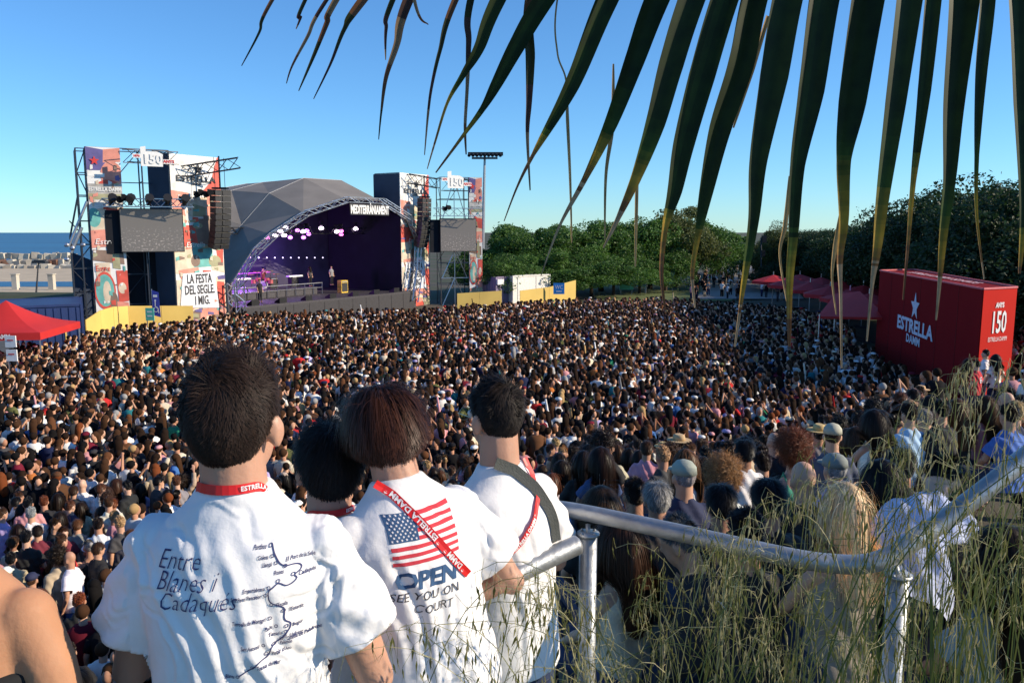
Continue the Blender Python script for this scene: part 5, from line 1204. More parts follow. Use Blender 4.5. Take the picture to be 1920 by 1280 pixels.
def topz(px, py, Y): return W(px, py, Y)
def affine(o, bvh, pxs, pys):
    "maps photo points to the shirt's own (x, z) by sampling where they fall on it"
    bpy.context.view_layer.update(); Mi = o.matrix_world.inverted(); c = Mi @ Vector((0, 0, CAMZ)); A = []; B = []
    for px in np.linspace(*pxs, 7):
        for py in np.linspace(*pys, 7):
            d = Mi.to_3x3() @ Vector(ray(px, py)); h = bvh.ray_cast(c, d.normalized())
            if h[0] is not None: A.append([px, py, 1]); B.append([h[0].x, h[0].z])
    K, *_ = np.linalg.lstsq(np.array(A), np.array(B), rcond=None)
    return lambda x, y: tuple(np.array([x, y, 1]) @ K)
# man 1: nearest
t1 = topz(430, 655, 1.52); s1 = 1.0
pose1 = dict(aL=[(-.163, 0, 1.375), (-.245, .03, 1.10), (-.22, .33, 1.04)], aR=[(.163, 0, 1.375), (.262, .02, 1.09), (.16, .30, 1.03)])
f1 = px_fold(435, 905, 1000, [(345, 990, 500, 1290, .014, -.014), (300, 1010, 420, 1300, .012, .010), (420, 960, 560, 1290, .016, .009), (500, 1060, 620, 1300, .013, -.009),
    (590, 930, 640, 1180, .012, -.010), (620, 940, 655, 1160, .010, .008), (560, 950, 600, 1100, .016, -.005), (450, 930, 540, 1010, .012, -.005), (330, 940, 420, 1060, .012, -.006), (262, 960, 275, 1120, .009, .014), (240, 960, 250, 1120, .012, -.010), (360, 930, 490, 935, .006, .004), (470, 1180, 620, 1340, .012, .008), (560, 1180, 640, 1260, .010, -.008),
    (250, 1060, 360, 1100, .007, -.007), (262, 1090, 350, 1160, .007, -.007), (640, 1060, 560, 1110, .007, -.008), (655, 1090, 570, 1170, .007, -.007), (300, 960, 380, 1000, .007, -.005), (570, 950, 500, 990, .006, -.004), (610, 1010, 640, 1100, .006, .008), (520, 1110, 560, 1240, .007, .007), (330, 1110, 370, 1290, .007, .007), (600, 960, 655, 1010, .007, -.006), (275, 985, 300, 1060, .006, -.006), (180, 1120, 250, 1150, .007, -.006), (170, 1160, 240, 1175, .006, .005), (660, 1080, 720, 1110, .006, -.006), (665, 1130, 730, 1150, .006, .005)])
m1, sh1, bv1, h1 = hero("nearest man in a white t-shirt printed with a blue coastline map and three words", (t1.x, t1.y, t1.z-1.772*s1), R(0), s1, pose1, 'fade', HDARK, fl=f1, seed=1, nh=36000, hw=.0015, hyaw=R(-8), head=1.07, loose=1.15, sleeve=.70, hem=.80)
neck_lanyard(m1, sh1)
ms = affine(sh1, bv1, (300, 560), (990, 1250))
for i, (t, px, py, wd) in enumerate((("Entre", 336, 1050, .088), ("Blanes i", 352, 1086, .122), ("Cadaqués", 374, 1121, .148))):
    v, f = text_mesh(t, .046, bold=-.0006, shear=.38); xs = [p[0] for p in v]; k = wd/(max(xs)-min(xs)); x0, z0 = ms(px, py)
    v = [(x0+p[0]*k, z0+p[1]*1.05+p[0]*.05) for p in v]; print_on(bv1, v, f, NAVYP, sh1, "lettering")
route = [(512, 1016), (517, 1030), (521, 1040), (527, 1052), (536, 1058), (548, 1058), (557, 1060), (562, 1065), (560, 1071), (552, 1077), (556, 1083), (549, 1090), (538, 1093), (526, 1087), (517, 1093), (509, 1100), (508, 1110), (509, 1119), (514, 1125), (522, 1129), (532, 1136), (533, 1146), (532, 1156), (534, 1164), (541, 1171), (540, 1180), (535, 1188), (530, 1195), (522, 1201), (513, 1207), (507, 1215), (503, 1224), (498, 1231), (488, 1236), (478, 1245), (466, 1253), (455, 1259), (446, 1264)]
pts = [Vector(ms(*p)) for p in route]; sm = []
for i in range(len(pts)-1):
    p0, p1, p2, p3 = pts[max(i-1, 0)], pts[i], pts[i+1], pts[min(i+2, len(pts)-1)]
    for j in range(3):
        t = j/3; sm.append(.5*((2*p1)+(-p0+p2)*t+(2*p0-5*p1+4*p2-p3)*t*t+(-p0+3*p1-3*p2+p3)*t**3))
v = []; f = []
for i, p in enumerate(sm):
    d = (sm[min(i+1, len(sm)-1)]-sm[max(i-1, 0)]).normalized(); n_ = Vector((-d.y, d.x))*.0011; v += [tuple(p+n_), tuple(p-n_)]
    if i: f.append((2*i-2, 2*i-1, 2*i+1, 2*i))
print_on(bv1, v, f, NAVYP, sh1, "map_line", .0018)
STOPS = [(510, 1018, "Portbou", -1), (515, 1036, "Colera", -1), (521, 1050, "Llançà", -1), (536, 1058, "El Port de la Selva", 2), (550, 1075, "Cadaqués", 1), (525, 1083, "Roses", 3), (509, 1093, "Empuriabrava", -1), (503, 1107, "Sant Pere Pescador", -1), (512, 1127, "l'Escala", 1), (532, 1142, "l'Estartit", 1), (508, 1154, "Torroella de Montgrí", -1), (517, 1172, "Pals", -1), (535, 1175, "Begur", 1), (533, 1186, "Tamariu", -1), (530, 1195, "Llafranc", 1), (524, 1200, "Calella de Palafrugell", 1), (495, 1205, "Sant Antoni", -1), (511, 1208, "Palamós", 1), (498, 1224, "Platja d'Aro", 1), (474, 1246, "Tossa de Mar", 1), (447, 1263, "Blanes", -1)]
v = []; f = []; tv = []; tf = []
for px, py, s, sd_3 in STOPS:
    x, z = ms(px, py); b = len(v)
    for i in range(12):
        a = 2*math.pi*i/12; v += [(x+.0035*math.cos(a), z+.0035*math.sin(a)), (x+.0022*math.cos(a), z+.0022*math.sin(a))]
    f += [(b+2*i, b+(2*i+2) % 24, b+(2*i+3) % 24, b+2*i+1) for i in range(12)]
    q, qf = text_mesh(s, .0105, bold=.0002, shear=.15, align='RIGHT' if sd_3 < 0 else 'LEFT', sx=.62); b = len(tv)
    ox, oz = {-1: (-.007, -.001), 1: (.008, -.002), 2: (.0, .010), 3: (-.008, .014)}[sd_3]; tv += [(x+ox+p[0], z+oz+p[1]) for p in q]; tf += [tuple(i+b for i in g) for g in qf]
print_on(bv1, v, f, NAVYP, sh1, "map_stops", .0022); print_on(bv1, tv, tf, NAVYP, sh1, "small_lettering", .0018)

# man 3 (between), man 2 flag shirt, man 4 with glasses
t3 = topz(626, 796, 2.12); m3, sh3, bv3, h3 = hero("man with dark tousled hair almost hidden between the map t-shirt and the flag t-shirt", (t3.x-.02, t3.y, t3.z-1.75*.97), R(24), .97, pose1, 'shaggy', HBLK, hyaw=R(15), hpitch=R(-14), seed=4, nh=12000, hw=.0026, head=.98)
neck_lanyard(m3, sh3)
t2 = topz(750, 724, 1.88); l2 = R(13)
pose2 = dict(aL=[(-.163, 0, 1.375), (-.25, .10, 1.13), (-.10, .34, 1.1)], aR=[(.163, 0, 1.375), (.275, -.02, 1.13), (.10, .20, 1.10)])
f2 = [(-.10, 1.36, -.06, .95, .014, -.012), (-.03, 1.30, .0, .92, .012, -.010), (-.065, 1.3, -.04, .95, .012, .010), (.03, 1.25, .05, .9, .012, .009), (.10, 1.42, .16, 1.1, .014, -.008), (.08, 1.2, .12, .9, .014, -.01), (-.15, 1.3, -.12, 1.0, .012, .01), (.16, 1.4, .19, 1.2, .01, -.01), (-.1, 1.0, .1, .93, .01, -.008), (-.02, 1.42, .10, 1.36, .012, -.005)]
MINT = mat("shorts_mint", (.30, .42, .36), .85, var=.5, scale=28)
m2, sh2, bv2, h2 = hero("man with glossy chestnut hair in a white t-shirt printed with a striped flag", (t2.x+.07, t2.y+.05, t2.z-1.70), R(33), .97, pose2, 'bowl', HCHE, hyaw=R(-6), hpitch=R(-4), fl=f2, lean=l2, roll=R(-5), seed=2, nh=26000, hw=.0018, head=.88, shorts=MINT, hem=.915, sleeve=.74)
# flag print
ms2 = affine(sh2, bv2, (720, 860), (930, 1150))
def fp(u, v): return ms2(716+u*(129+v*-4)+v*20, 968-u*32+v*94)
def fq(a, b, c, d): return [fp(x, y) for x, y in ((a, b), (c, b), (c, d), (a, d))]
sv = []; sf = []
for i in range(0, 13, 2):
    a0 = .40 if i < 7 else 0; q = fq(a0, i/13, 1, (i+1)/13); b = len(sv); sv += q; sf.append((b, b+3, b+2, b+1))
print_on(bv2, sv, sf, PRD, sh2, "flag_stripes", .0018)
print_on(bv2, fq(0, 0, .40, 7/13), [(0, 3, 2, 1)], PBL, sh2, "flag_canton", .0018)
sv = []; sf = []
for r_ in range(9):
    for c_ in range(6 if r_ % 2 == 0 else 5):
        cx = (.04+.064*c_+(0 if r_ % 2 == 0 else .032)); cy = .03+.058*r_; b = len(sv); cc = fp(cx, cy); q = star_pts(cc[0], cc[1], .0034)
        sv += [cc]+q; sf += [(b, b+1+(i+1) % 10, b+1+i) for i in range(10)]
print_on(bv2, sv, sf, LANW, sh2, "flag_stars", .0026, step=.05)
def line2(t, px, py, wpx, hpx, m, bold=.0, slope=-.22):
    v, f = text_mesh(t, 1, bold=bold); xs = [p[0] for p in v]; ys = [p[1] for p in v]; k = wpx/(max(xs)-min(xs)); kh = hpx/(max(ys)-min(ys))
    v = [ms2(px+p[0]*k, py-p[1]*kh+slope*p[0]*k) for p in v]; print_on(bv2, v, f, m, sh2, "lettering")
line2("OPEN", 799, 1080, 112, 36, PBL, .035)
line2("SEE YOU ON", 799, 1112, 120, 17, CHAR); line2("COURT", 815, 1136, 68, 17, CHAR)
cross_strap(m2, bv2, [ms2(*p) for p in ((704, 908), (735, 926), (775, 968), (815, 1012), (850, 1050), (882, 1080))], .021, REDL, "lanyard", "* DAMM *    * ESTRELLA DAMM *", True)

t4 = topz(949, 708, 2.42); l4 = R(4)
pose4 = dict(aL=[(-.163, 0, 1.375), (-.24, .10, 1.12), (-.12, .34, 1.12)], aR=[(.163, 0, 1.375), (.245, .02, 1.10), (.12, .30, 1.05)])
f4 = [(-.11, 1.40, -.05, 1.0, .014, -.01), (-.03, 1.36, .02, .95, .014, -.01), (.04, 1.38, .10, 1.0, .014, .009), (.10, 1.36, .13, 1.05, .012, -.01), (-.08, 1.2, -.02, .88, .012, .01), (.0, 1.15, .1, .9, .012, -.008), (.16, 1.38, .18, 1.15, .01, -.01)]
m4, sh4, bv4, h4 = hero("young man with thin glasses looking left, white t-shirt with a grey bag strap", (t4.x, t4.y, t4.z-1.76), R(40), 1.0, pose4, 'fade', HBLK, hyaw=R(2), hpitch=R(-4), fl=f4, lean=l4, seed=3, nh=18000, hw=.0024, hem=.84, head=.92, sleeve=.76)
ms4 = affine(sh4, bv4, (910, 1040), (880, 1100))
cross_strap(m4, bv4, [ms4(*p) for p in ((925, 868), (962, 880), (992, 906), (1018, 945), (1036, 985), (1044, 1015))], .036, GREYB, "bag_strap", off=.005)
cross_strap(m4, bv4, [ms4(*p) for p in ((994, 858), (1003, 885), (1001, 920), (985, 962), (962, 1008), (940, 1040))], .018, REDL, "lanyard", "* ESTRELLA DAMM *", True, off=.008)
# glasses
hM = h4; mb = MB(); Rm = Matrix.Rotation(-l4, 3, 'X'); pv = Vector((0, 0, .95)); q = lambda x, y, z: Rm @ (HC+hM @ Vector((x, y, z))-pv)+pv
for s in (-1, 1):
    mb.tube([q(s*.082, -.0, .004), q(s*.076, .088, .006)], .0014, 5)
    ringp = [q(s*.035+.026*math.cos(t), .102, -.004+.021*math.sin(t)) for t in np.linspace(0, 2*math.pi, 17)]; mb.tube(ringp, .0013, 5)
mb.tube([q(-.01, .106, .0), q(.01, .106, .0)], .0013, 5); mb.build("glasses_tmp", mat("wire_gold", (.5, .4, .25), .3, .9)); g_ = bpy.context.scene.objects["glasses_tmp"]; g_.name = "glasses"; g_.parent = m4

# woman at the left edge, bare shoulder
SKT = mat("tanned_skin", (.47, .235, .13), .62, var=.07, scale=10, sss=.12, bump=.08, bscale=80, spec=.25)
posew = dict(aL=[(-.165, 0, 1.38), (-.24, .05, 1.1), (-.2, .3, 1.05)], aR=[(.165, 0, 1.38), (.225, -.02, 1.11), (.20, .22, 1.0)])
wp = W(85, 1062, 1.42)
wb = person_body(posew, True, .009, rotm(R(10), R(-20)), True); wb.materials.append(SKT)
wo = bpy.data.objects.new("person", wb); COL.objects.link(wo); wo.location = (wp.x-.10, wp.y+.0, wp.z-1.455); wo.rotation_euler = (0, R(-4), R(-4)); tag(wo, "woman at the left edge with a bare tanned shoulder and a black top", "person")
bt_ = MB(); bt_.loft([ring(z, a, b_) for z, a, b_ in ((.85, .19, .125), (1.0, .172, .12), (1.12, .166, .118), (1.2, .176, .124), (1.27, .182, .126))]); bm_ = remesh(bt_, .012, 2, "black_top"); bm_.materials.append(mat("black_cotton", (.01, .01, .011), .9)); bo = bpy.data.objects.new("black_top", bm_); COL.objects.link(bo); bo.parent = wo
ss_ = MB()
for s in (-1, 1): ss_.tube([(s*.07, -.118, 1.27), (s*.08, -.104, 1.36), (s*.085, -.03, 1.452), (s*.09, .05, 1.40)], .007, 6)
ss_.build("top_strap", mat("black_cotton"), wo)
hw_ = strands('bun', 9000, .0028, seed=77, hM=rotm(R(10), R(-20))); hw_.materials.append(HDARK); ho = bpy.data.objects.new("hair", hw_); COL.objects.link(ho); ho.parent = wo
lk = MB()
for i in range(26):
    a_ = rnd.uniform(-.02, .02); b__ = rnd.uniform(-.012, .012); lk.tube([(.02+a_*.5, -.09, 1.66), (.06+a_*.6, -.10+b__, 1.52), (.085+a_, -.115+b__, 1.44), (.085+a_*1.6, -.145+b__, 1.36), (.125+a_*1.8, -.14, 1.325)], [.003, .003, .0025, .002, .0008], 4)
lkv = np.array([tuple(v) for v in lk.v]); o = lk.build("loose_lock", mat("lock_dark", (.02, .011, .008), .55, spec=.2), wo)
trw = trousers_mesh(posew, False, .02); trw.materials.append(mat("red_cloth", (.4, .02, .02), .9)); to = bpy.data.objects.new("trousers", trw); COL.objects.link(to); to.parent = wo

# ------------------------------------------------------------------ railing
GALV = mat("galvanised_rail", (.36, .37, .38), .45, .6, var=.22, scale=14, bump=.12, bscale=50)
def smooth_path(P, k=6):
    o_ = []
    for i in range(len(P)-1):
        p0, p1, p2, p3 = P[max(i-1, 0)], P[i], P[i+1], P[min(i+2, len(P)-1)]
        for j in range(k): t = j/k; o_.append(.5*((2*p1)+(-p0+p2)*t+(2*p0-5*p1+4*p2-p3)*t*t+(-p0+3*p1-3*p2+p3)*t**3))
    return o_+[P[-1]]
rl = empty("railing", W(1100, 1280, 2.5), label="galvanised steel pipe railing curving round the terrace above the seats", cat="railing"); rl.location.z = 4.7; ro = rl.location.copy()
rp = [W(1030, 951, 2.72), W(1103, 962, 2.62), W(1300, 1004, 2.4), W(1480, 1044, 2.24), W(1565, 1056, 2.2), W(1625, 1056, 2.17), W(1672, 1040, 2.17), W(1715, 1012, 2.18), W(1760, 982, 2.2), W(1850, 915, 2.22), W(1960, 830, 2.25), W(2300, 600, 2.3)]
MB().tube([p-ro for p in smooth_path(rp, 12)], .028, 20).build("top_rail", GALV, rl, True)
lp = [W(1082, 1021, 2.43), W(1040, 1040, 2.38), W(975, 1072, 2.3), W(900, 1110, 2.22), W(700, 1200, 2.05), W(300, 1330, 1.95)]
MB().tube([p-ro for p in smooth_path(lp)], .031, 18).build("side_rail", GALV, rl, True)
for px, py, Y, yb in ((1103, 1002, 2.58, 2.5), (1684, 1080, 2.17, 2.15)):
    p = W(px, py, Y); mb = MB(); mb.tube([(p.x, p.y, 4.5), tuple(p)], .030, 16)
    mb.tube([tuple(p), tuple(p+Vector((0, 0, .008)))], .038, 16); mb.tube([tuple(p), (p.x, p.y+.02, p.z+.03)], .008, 8)
    for q in range(4): mb.ell((p.x+.03*math.cos(q*1.57+.7), p.y+.03*math.sin(q*1.57+.7), p.z+.01), (.006, .006, .004), 6, 4)
    v = [tuple(Vector(c)-ro) for c in mb.v]; o = mesh_obj("post", v, mb.f, GALV, rl, True)

# ------------------------------------------------------------------ people on the steps, placed one by one
def yaw_to_stage(x, y): return math.atan2(x+14, 62-y)
def seat(px, py, Y, hair, hc, topk, tc, male, label, skin=0, hat=None, hatc=None, pants=(.03, .04, .08), near=True, dy=0, lean=.05, scale=.89, dyaw=0, roll=0, pose='seated'):
    p = W(px, py, Y); top = 1.75+(.02 if hair in ('curly',) else .0)
    yw = yaw_to_stage(p.x, p.y)+dyaw; ln = lean
    # keep the head where it is in spite of the lean
    off = Matrix.Rotation(yw, 3, 'Z') @ Matrix.Rotation(-ln, 3, 'X') @ Vector((0, 0, top*scale))
    loc = Vector((p.x, p.y, p.z))-off
    return add_person(loc, yw, pose, male, topk, tc, hair, hc, SKINS[skin], pants, scale, hat, hatc, near, ln, label, roll=roll)
H_, T_ = HAIRC, TOPC
seat(1283, 864, 5.0, 'short', H_['grey'], 'tee', T_['navy'], True, "older man in a pale grey cap and navy shirt sitting beyond the railing", 0, 'cap', (.33, .32, .29))
seat(1356, 864, 5.7, 'curly', (.30, .15, .06), 'tee', T_['white'], False, "person with a big head of curly golden blond hair beyond the railing", 1)
seat(1352, 910, 4.2, 'shaggy', H_['black'], 'tee', T_['black'], True, "person with black tousled hair and black top just below the curly blond head", 2)
seat(1441, 900, 3.75, 'shaggy', H_['black'], 'long', T_['black'], True, "man with thick black hair and black top left of the bald man", 1)
bald = seat(1507, 866, 4.5, 'bald', H_['dark'], 'tee', T_['black'], True, "bald man in a black t-shirt sitting behind the long blonde hair", 0)
seat(1487, 815, 5.9, 'curly', H_['red'], 'tank', T_['green'], False, "woman with curly auburn hair and a green top sitting behind the bald man", 0)
seat(1396, 826, 6.6, 'shaggy', H_['black'], 'tee', T_['white'], True, "person with dark frizzy hair in a white top above the curly blond head", 3)
seat(1430, 850, 7.2, 'short', H_['dark'], 'long', T_['grey'], True, "person in a light grey hooded top right of the dark frizzy head", 1)
hf = seat(1262, 972, 3.35, 'short', (.10, .09, .085), 'long', (.012, .013, .016), True, "grey haired man in a black jacket with white letters, bowing under the railing", 1, lean=.38, dyaw=R(50))
seat(1160, 968, 3.6, 'long', H_['brown'], 'tank', T_['cream'], False, "brown haired woman with a pale bare shoulder just right of the left railing post", 4, dyaw=R(30))
bl = seat(1586, 905, 3.1, 'vlong', (.80, .53, .31), 'tank', (.30, .26, .20), False, "woman with long straight blonde hair in a pale sleeveless top behind the railing corner", 0, scale=.88, lean=.02)
seat(1566, 852, 5.3, 'short', H_['grey'], 'tee', T_['lilac'], False, "person in a grey woolly cap and lilac top beyond the blonde woman", 0, 'cap', (.22, .24, .22))
seat(1562, 795, 6.8, 'short', H_['brown'], 'tee', (.06, .07, .13), True, "person in a beige cap and slate blue shirt two rows behind the blonde woman", 0, 'cap', (.42, .36, .28), dyaw=R(-30))
bent = seat(1775, 862, 3.6, 'short', H_['black'], 'tee', (.55, .60, .75), True, "person in a pale blue t-shirt bending far forward behind the sloping rail", 0, lean=.95, dyaw=R(-55))
seat(1885, 985, 2.75, 'long', H_['dark'], 'tee', (.30, .31, .33), False, "person in a grey top at the right edge under the sloping rail", 1, near=True)
seat(1655, 862, 4.4, 'long', H_['black'], 'tee', T_['black'], False, "woman with long black hair and black top left of the bending person", 1)
seat(1690, 842, 4.9, 'shaggy', H_['black'], 'tee', T_['charcoal'], True, "man with black hair and charcoal top behind the bending person", 2)
seat(1762, 858, 5.0, 'long', H_['dark'], 'tank', T_['maroon'], False, "woman with dark brown hair and maroon top above the bending person", 1)
seat(1640, 768, 7.4, 'long', H_['dark'], 'tank', T_['white'], False, "woman with long dark hair and a white strappy top on the upper steps", 0)
seat(1606, 800, 8.2, 'long', H_['brown'], 'tank', T_['white'], False, "woman with brown hair and white sleeveless top right of the beige cap", 4)
seat(1706, 758, 8.0, 'short', H_['dark'], 'tee', (.42, .52, .70), True, "man with short dark hair in a pale blue shirt on the upper steps", 0)
seat(1732, 770, 8.4, 'short', H_['grey'], 'tee', T_['white'], True, "white haired man beside the pale blue shirt on the upper steps", 0, lean=.2)
seat(1765, 752, 8.0, 'short', H_['black'], 'tee', T_['black'], True, "man with short black hair and black t-shirt right of the white haired man", 1)
seat(1796, 748, 8.5, 'long', H_['chestnut'], 'tank', T_['black'], False, "woman with long reddish brown hair on the upper steps at the right", 0)
seat(1850, 742, 8.6, 'long', H_['brown'], 'tee', T_['pink'], False, "woman with brown hair and pink top near the right edge, upper steps", 0)
seat(1893, 760, 7.6, 'short', H_['dark'], 'tee', T_['blue'], True, "man in a blue t-shirt near the right edge, upper steps", 1)
seat(1127, 912, 4.5, 'long', H_['brown'], 'tee', T_['black'], False, "woman with long brown hair and black top right of the man with glasses", 1)
seat(1190, 900, 5.2, 'short', H_['dark'], 'tee', T_['charcoal'], True, "man with short dark hair and charcoal top left of the grey cap", 2)
seat(1232, 906, 4.8, 'shaggy', H_['grey'], 'long', (.06, .06, .055), True, "man with greying hair and dark olive top beside the grey cap", 1)
seat(1126, 838, 7.5, 'long', H_['dark'], 'tee', (.04, .07, .20), False, "person in a royal blue top with long dark hair right of the man with glasses", 1)
seat(1400, 960, 3.3, 'short', H_['black'], 'long', T_['black'], True, "dark figure in black beyond the middle of the railing", 2, near=True)
seat(1780, 1010, 3.2, 'long', H_['black'], 'tee', (.09, .10, .16), False, "person in a slate top in the grass behind the right railing post", 1)
# letters on the jacket
def chest_print(o, txt, x, z, size, m, off=.004):
    so = [c for c in o.children if 't_shirt' in c.name or 'top' in c.name][0]; v, f = text_mesh(txt, size, bold=.001); v = [(x+a, z+b) for a, b in v]; print_on(bvh_of(so.data), v, f, m, so, "lettering", off)
chest_print(hf, "HF", -.06, 1.33, .075, LANW)

# ------------------------------------------------------------------ the crowd
FRONT = [(-60, 668), (0, 655), (130, 636), (230, 612), (360, 600), (430, 590), (600, 586), (780, 580), (1000, 566), (1230, 561), (1330, 566), (1440, 575), (1560, 590), (1640, 640), (1700, 700), (1888, 715), (1896, 566), (2020, 545)]
fpx = [a for a, b in FRONT]; fy = [b for a, b in FRONT]
def in_crowd(x, y, z):
    if y < 7.6: return False
    px, py = proj((x, y, z+1.6))
    if px < -90 or px > 2010: return False
    if py < np.interp(px, fpx, fy)-2: return False
    if 14.2 < x < 23 and 25.5 < y < 43 and (x-15.85)*13.1-(y-26.9)*2.5 > -16: return False      # the booth
    if x < 0 and y < 8.8: return False
    return True
SEL = []; ALL = []
sp = .52; gy = 7.6; row = 0
while gy < 92:
    gx = -1.25*gy*.64-3+(row % 2)*sp/2
    while gx < gy*.72+3:
        x, y = gx+rnd.uniform(-.2, .2), gy+rnd.uniform(-.2, .2); z = gz(x, y)
        az = x/y
        if in_crowd(x, y, z) and not (az > .05 and math.hypot(x, y) < 8.2+1.5*(az > .3)) and rnd.random() < (.93 if z < .2 else .70) and abs(gy*0) == 0:
            ALL.append((x, y, z))
        gx += sp*(1.0 if z < .3 else 1.1)
    gy += sp*.88; row += 1
# people strolling on the far path
for i in range(150):
    y = rnd.uniform(80, 170); x = 24+.22*(y-80)*1.35+rnd.uniform(-7, 7)
    ALL.append((x, y, gz(x, y)))
print("crowd", len(ALL))
def hidden(px, py):
    return (340 < px < 520 and 660 < py < 900) or (250 < px < 640 and 925 < py) or (150 < px < 740 and 1060 < py) or (575 < px < 690 and 800 < py) or (645 < px < 800 and 720 < py) or (650 < px < 900 and 910 < py) or (885 < px < 995 and 710 < py) or (885 < px < 1050 and 860 < py)
cand = []
for i, (x, y, z) in enumerate(ALL):
    px, py = proj((x, y, z+1.62))
    if -6 < px < 1926 and py < 1290 and not hidden(px, py): cand.append((math.hypot(x, y), i, px, py))
cand.sort(); near_ids = {}
for d, i, px, py in cand[:262]: near_ids[i] = (px, py)
def place_phrase(px, py, seated):
    col = ["left edge", "near left edge", "left of nearest shoulder", "left of nearest head", "between nearest heads", "left of glasses man", "right of glasses man", "over rail's left end", "over rail's middle", "above blonde woman", "above bending person", "right edge"][
        0 if px < 60 else 1 if px < 150 else 2 if px < 260 else 3 if px < 350 else 4 if px < 660 else 5 if px < 890 else 6 if px < 1110 else 7 if px < 1260 else 8 if px < 1440 else 9 if px < 1640 else 10 if px < 1800 else 11]
    return col
def lvl(py): return "lowest rows" if py > 960 else "low rows" if py > 880 else "middle rows" if py > 820 else "far rows"
TOPW = dict(black=40, charcoal=6, white=28, navy=5, red=4, beige=5, grey=4, pink=4, olive=2, green=1, blue=1.5, lilac=1, brown=3, maroon=3, cream=5, orange=.8, teal=1)
tn, tw = list(TOPW), list(TOPW.values()); HW = dict(black=18, dark=38, brown=28, chestnut=9, blond=4, grey=2.5, red=2)
used = set(); GRP = "people standing in the crowd"
for i, (px, py) in near_ids.items():
    x, y, z = ALL[i]; seated = z > .3
    for tr_ in range(200):
        male = rnd.random() < .5; pose = rnd.choices(['stand', 'folded', 'raised', 'phone', 'hips'], [52, 26, 3, 5, 8])[0]
        tk = rnd.choices(tn, tw if tr_ < 60 else [1]*len(tn))[0]; hk = rnd.choices(list(HW), list(HW.values()))[0]
        st_ = rnd.choices(['short', 'bald', 'curly', 'shaggy'], [70, 5, 4, 21])[0] if male else rnd.choices(['long', 'bun', 'curly', 'shaggy'], [66, 16, 9, 9])[0]
        cut = rnd.choice(['tee', 'tee', 'long']) if male else rnd.choice(['tee', 'tank', 'tank', 'long'])
        hat = rnd.choices([None, 'cap', 'straw'], [91, 6, 3])[0]
        if seated: pose = 'seated' if rnd.random() < .8 or z > .8 else 'stand'
        if st_ == 'bald': hs = "bald man"
        else:
            hn = dict(black="black", dark="dark brown", brown="brown", chestnut="chestnut", blond="blond", grey="grey", red="auburn")[hk]
            hs = ("man" if male else "woman")+" with "+dict(short="short ", long="long ", bun="tied-up ", curly="curly ", shaggy="tousled ")[st_]+hn+" hair"
        if hat: hs = ("man" if male else "woman")+(" in a peaked cap" if hat == 'cap' else " in a straw hat")
        lab = hs+(", " if hat else " in ")+tk+{'tee': " t-shirt", 'long': " sweater", 'tank': " vest top"}[cut]+{'stand': "", 'folded': ", arms folded", 'raised': ", arm raised", 'phone': ", hands up", 'hips': ", hands on hips", 'seated': ", sitting"}[pose]
        lab += ", "+place_phrase(px, py, seated)+", "+lvl(py)
        if len(lab.split()) > 16: lab = lab.replace(", hands up", "").replace(", arms folded", "").replace(", hands on hips", "").replace(", sitting", "").replace(", arm raised", "")
        if lab not in used: break
    
    if len(lab.split()) > 16: lab = lab.replace(", hands up", "").replace(", arms folded", "").replace(", hands on hips", "").replace(", sitting", "").replace(", arm raised", "")
    used.add(lab)
    yw = yaw_to_stage(x, y)+rnd.gauss(0, .45)+(math.pi*rnd.choice([.5, -.5, .85, 1.]) if rnd.random() < .2 else 0)
    zz = z-(.36 if pose == 'seated' else 0)
    sk = SKINS[rnd.choices([0, 1, 2, 3, 4, 5], [30, 28, 16, 5, 18, 2])[0]]
    add_person((x, y, zz), yw, pose, male, cut, T_[tk], 'short' if (hat and male) else st_, H_[hk], sk, T_[rnd.choice(['black', 'navy', 'blue', 'beige', 'charcoal', 'grey'])], (rnd.uniform(.95, 1.05) if male else rnd.uniform(.88, .97)), 'cap' if hat == 'cap' else ('straw' if hat else None), rnd.choice([T_['black'], T_['beige'], T_['white'], T_['navy']]) if hat == 'cap' else (.55, .40, .18), False, rnd.uniform(0, .06), lab, "people in the near part of the crowd")
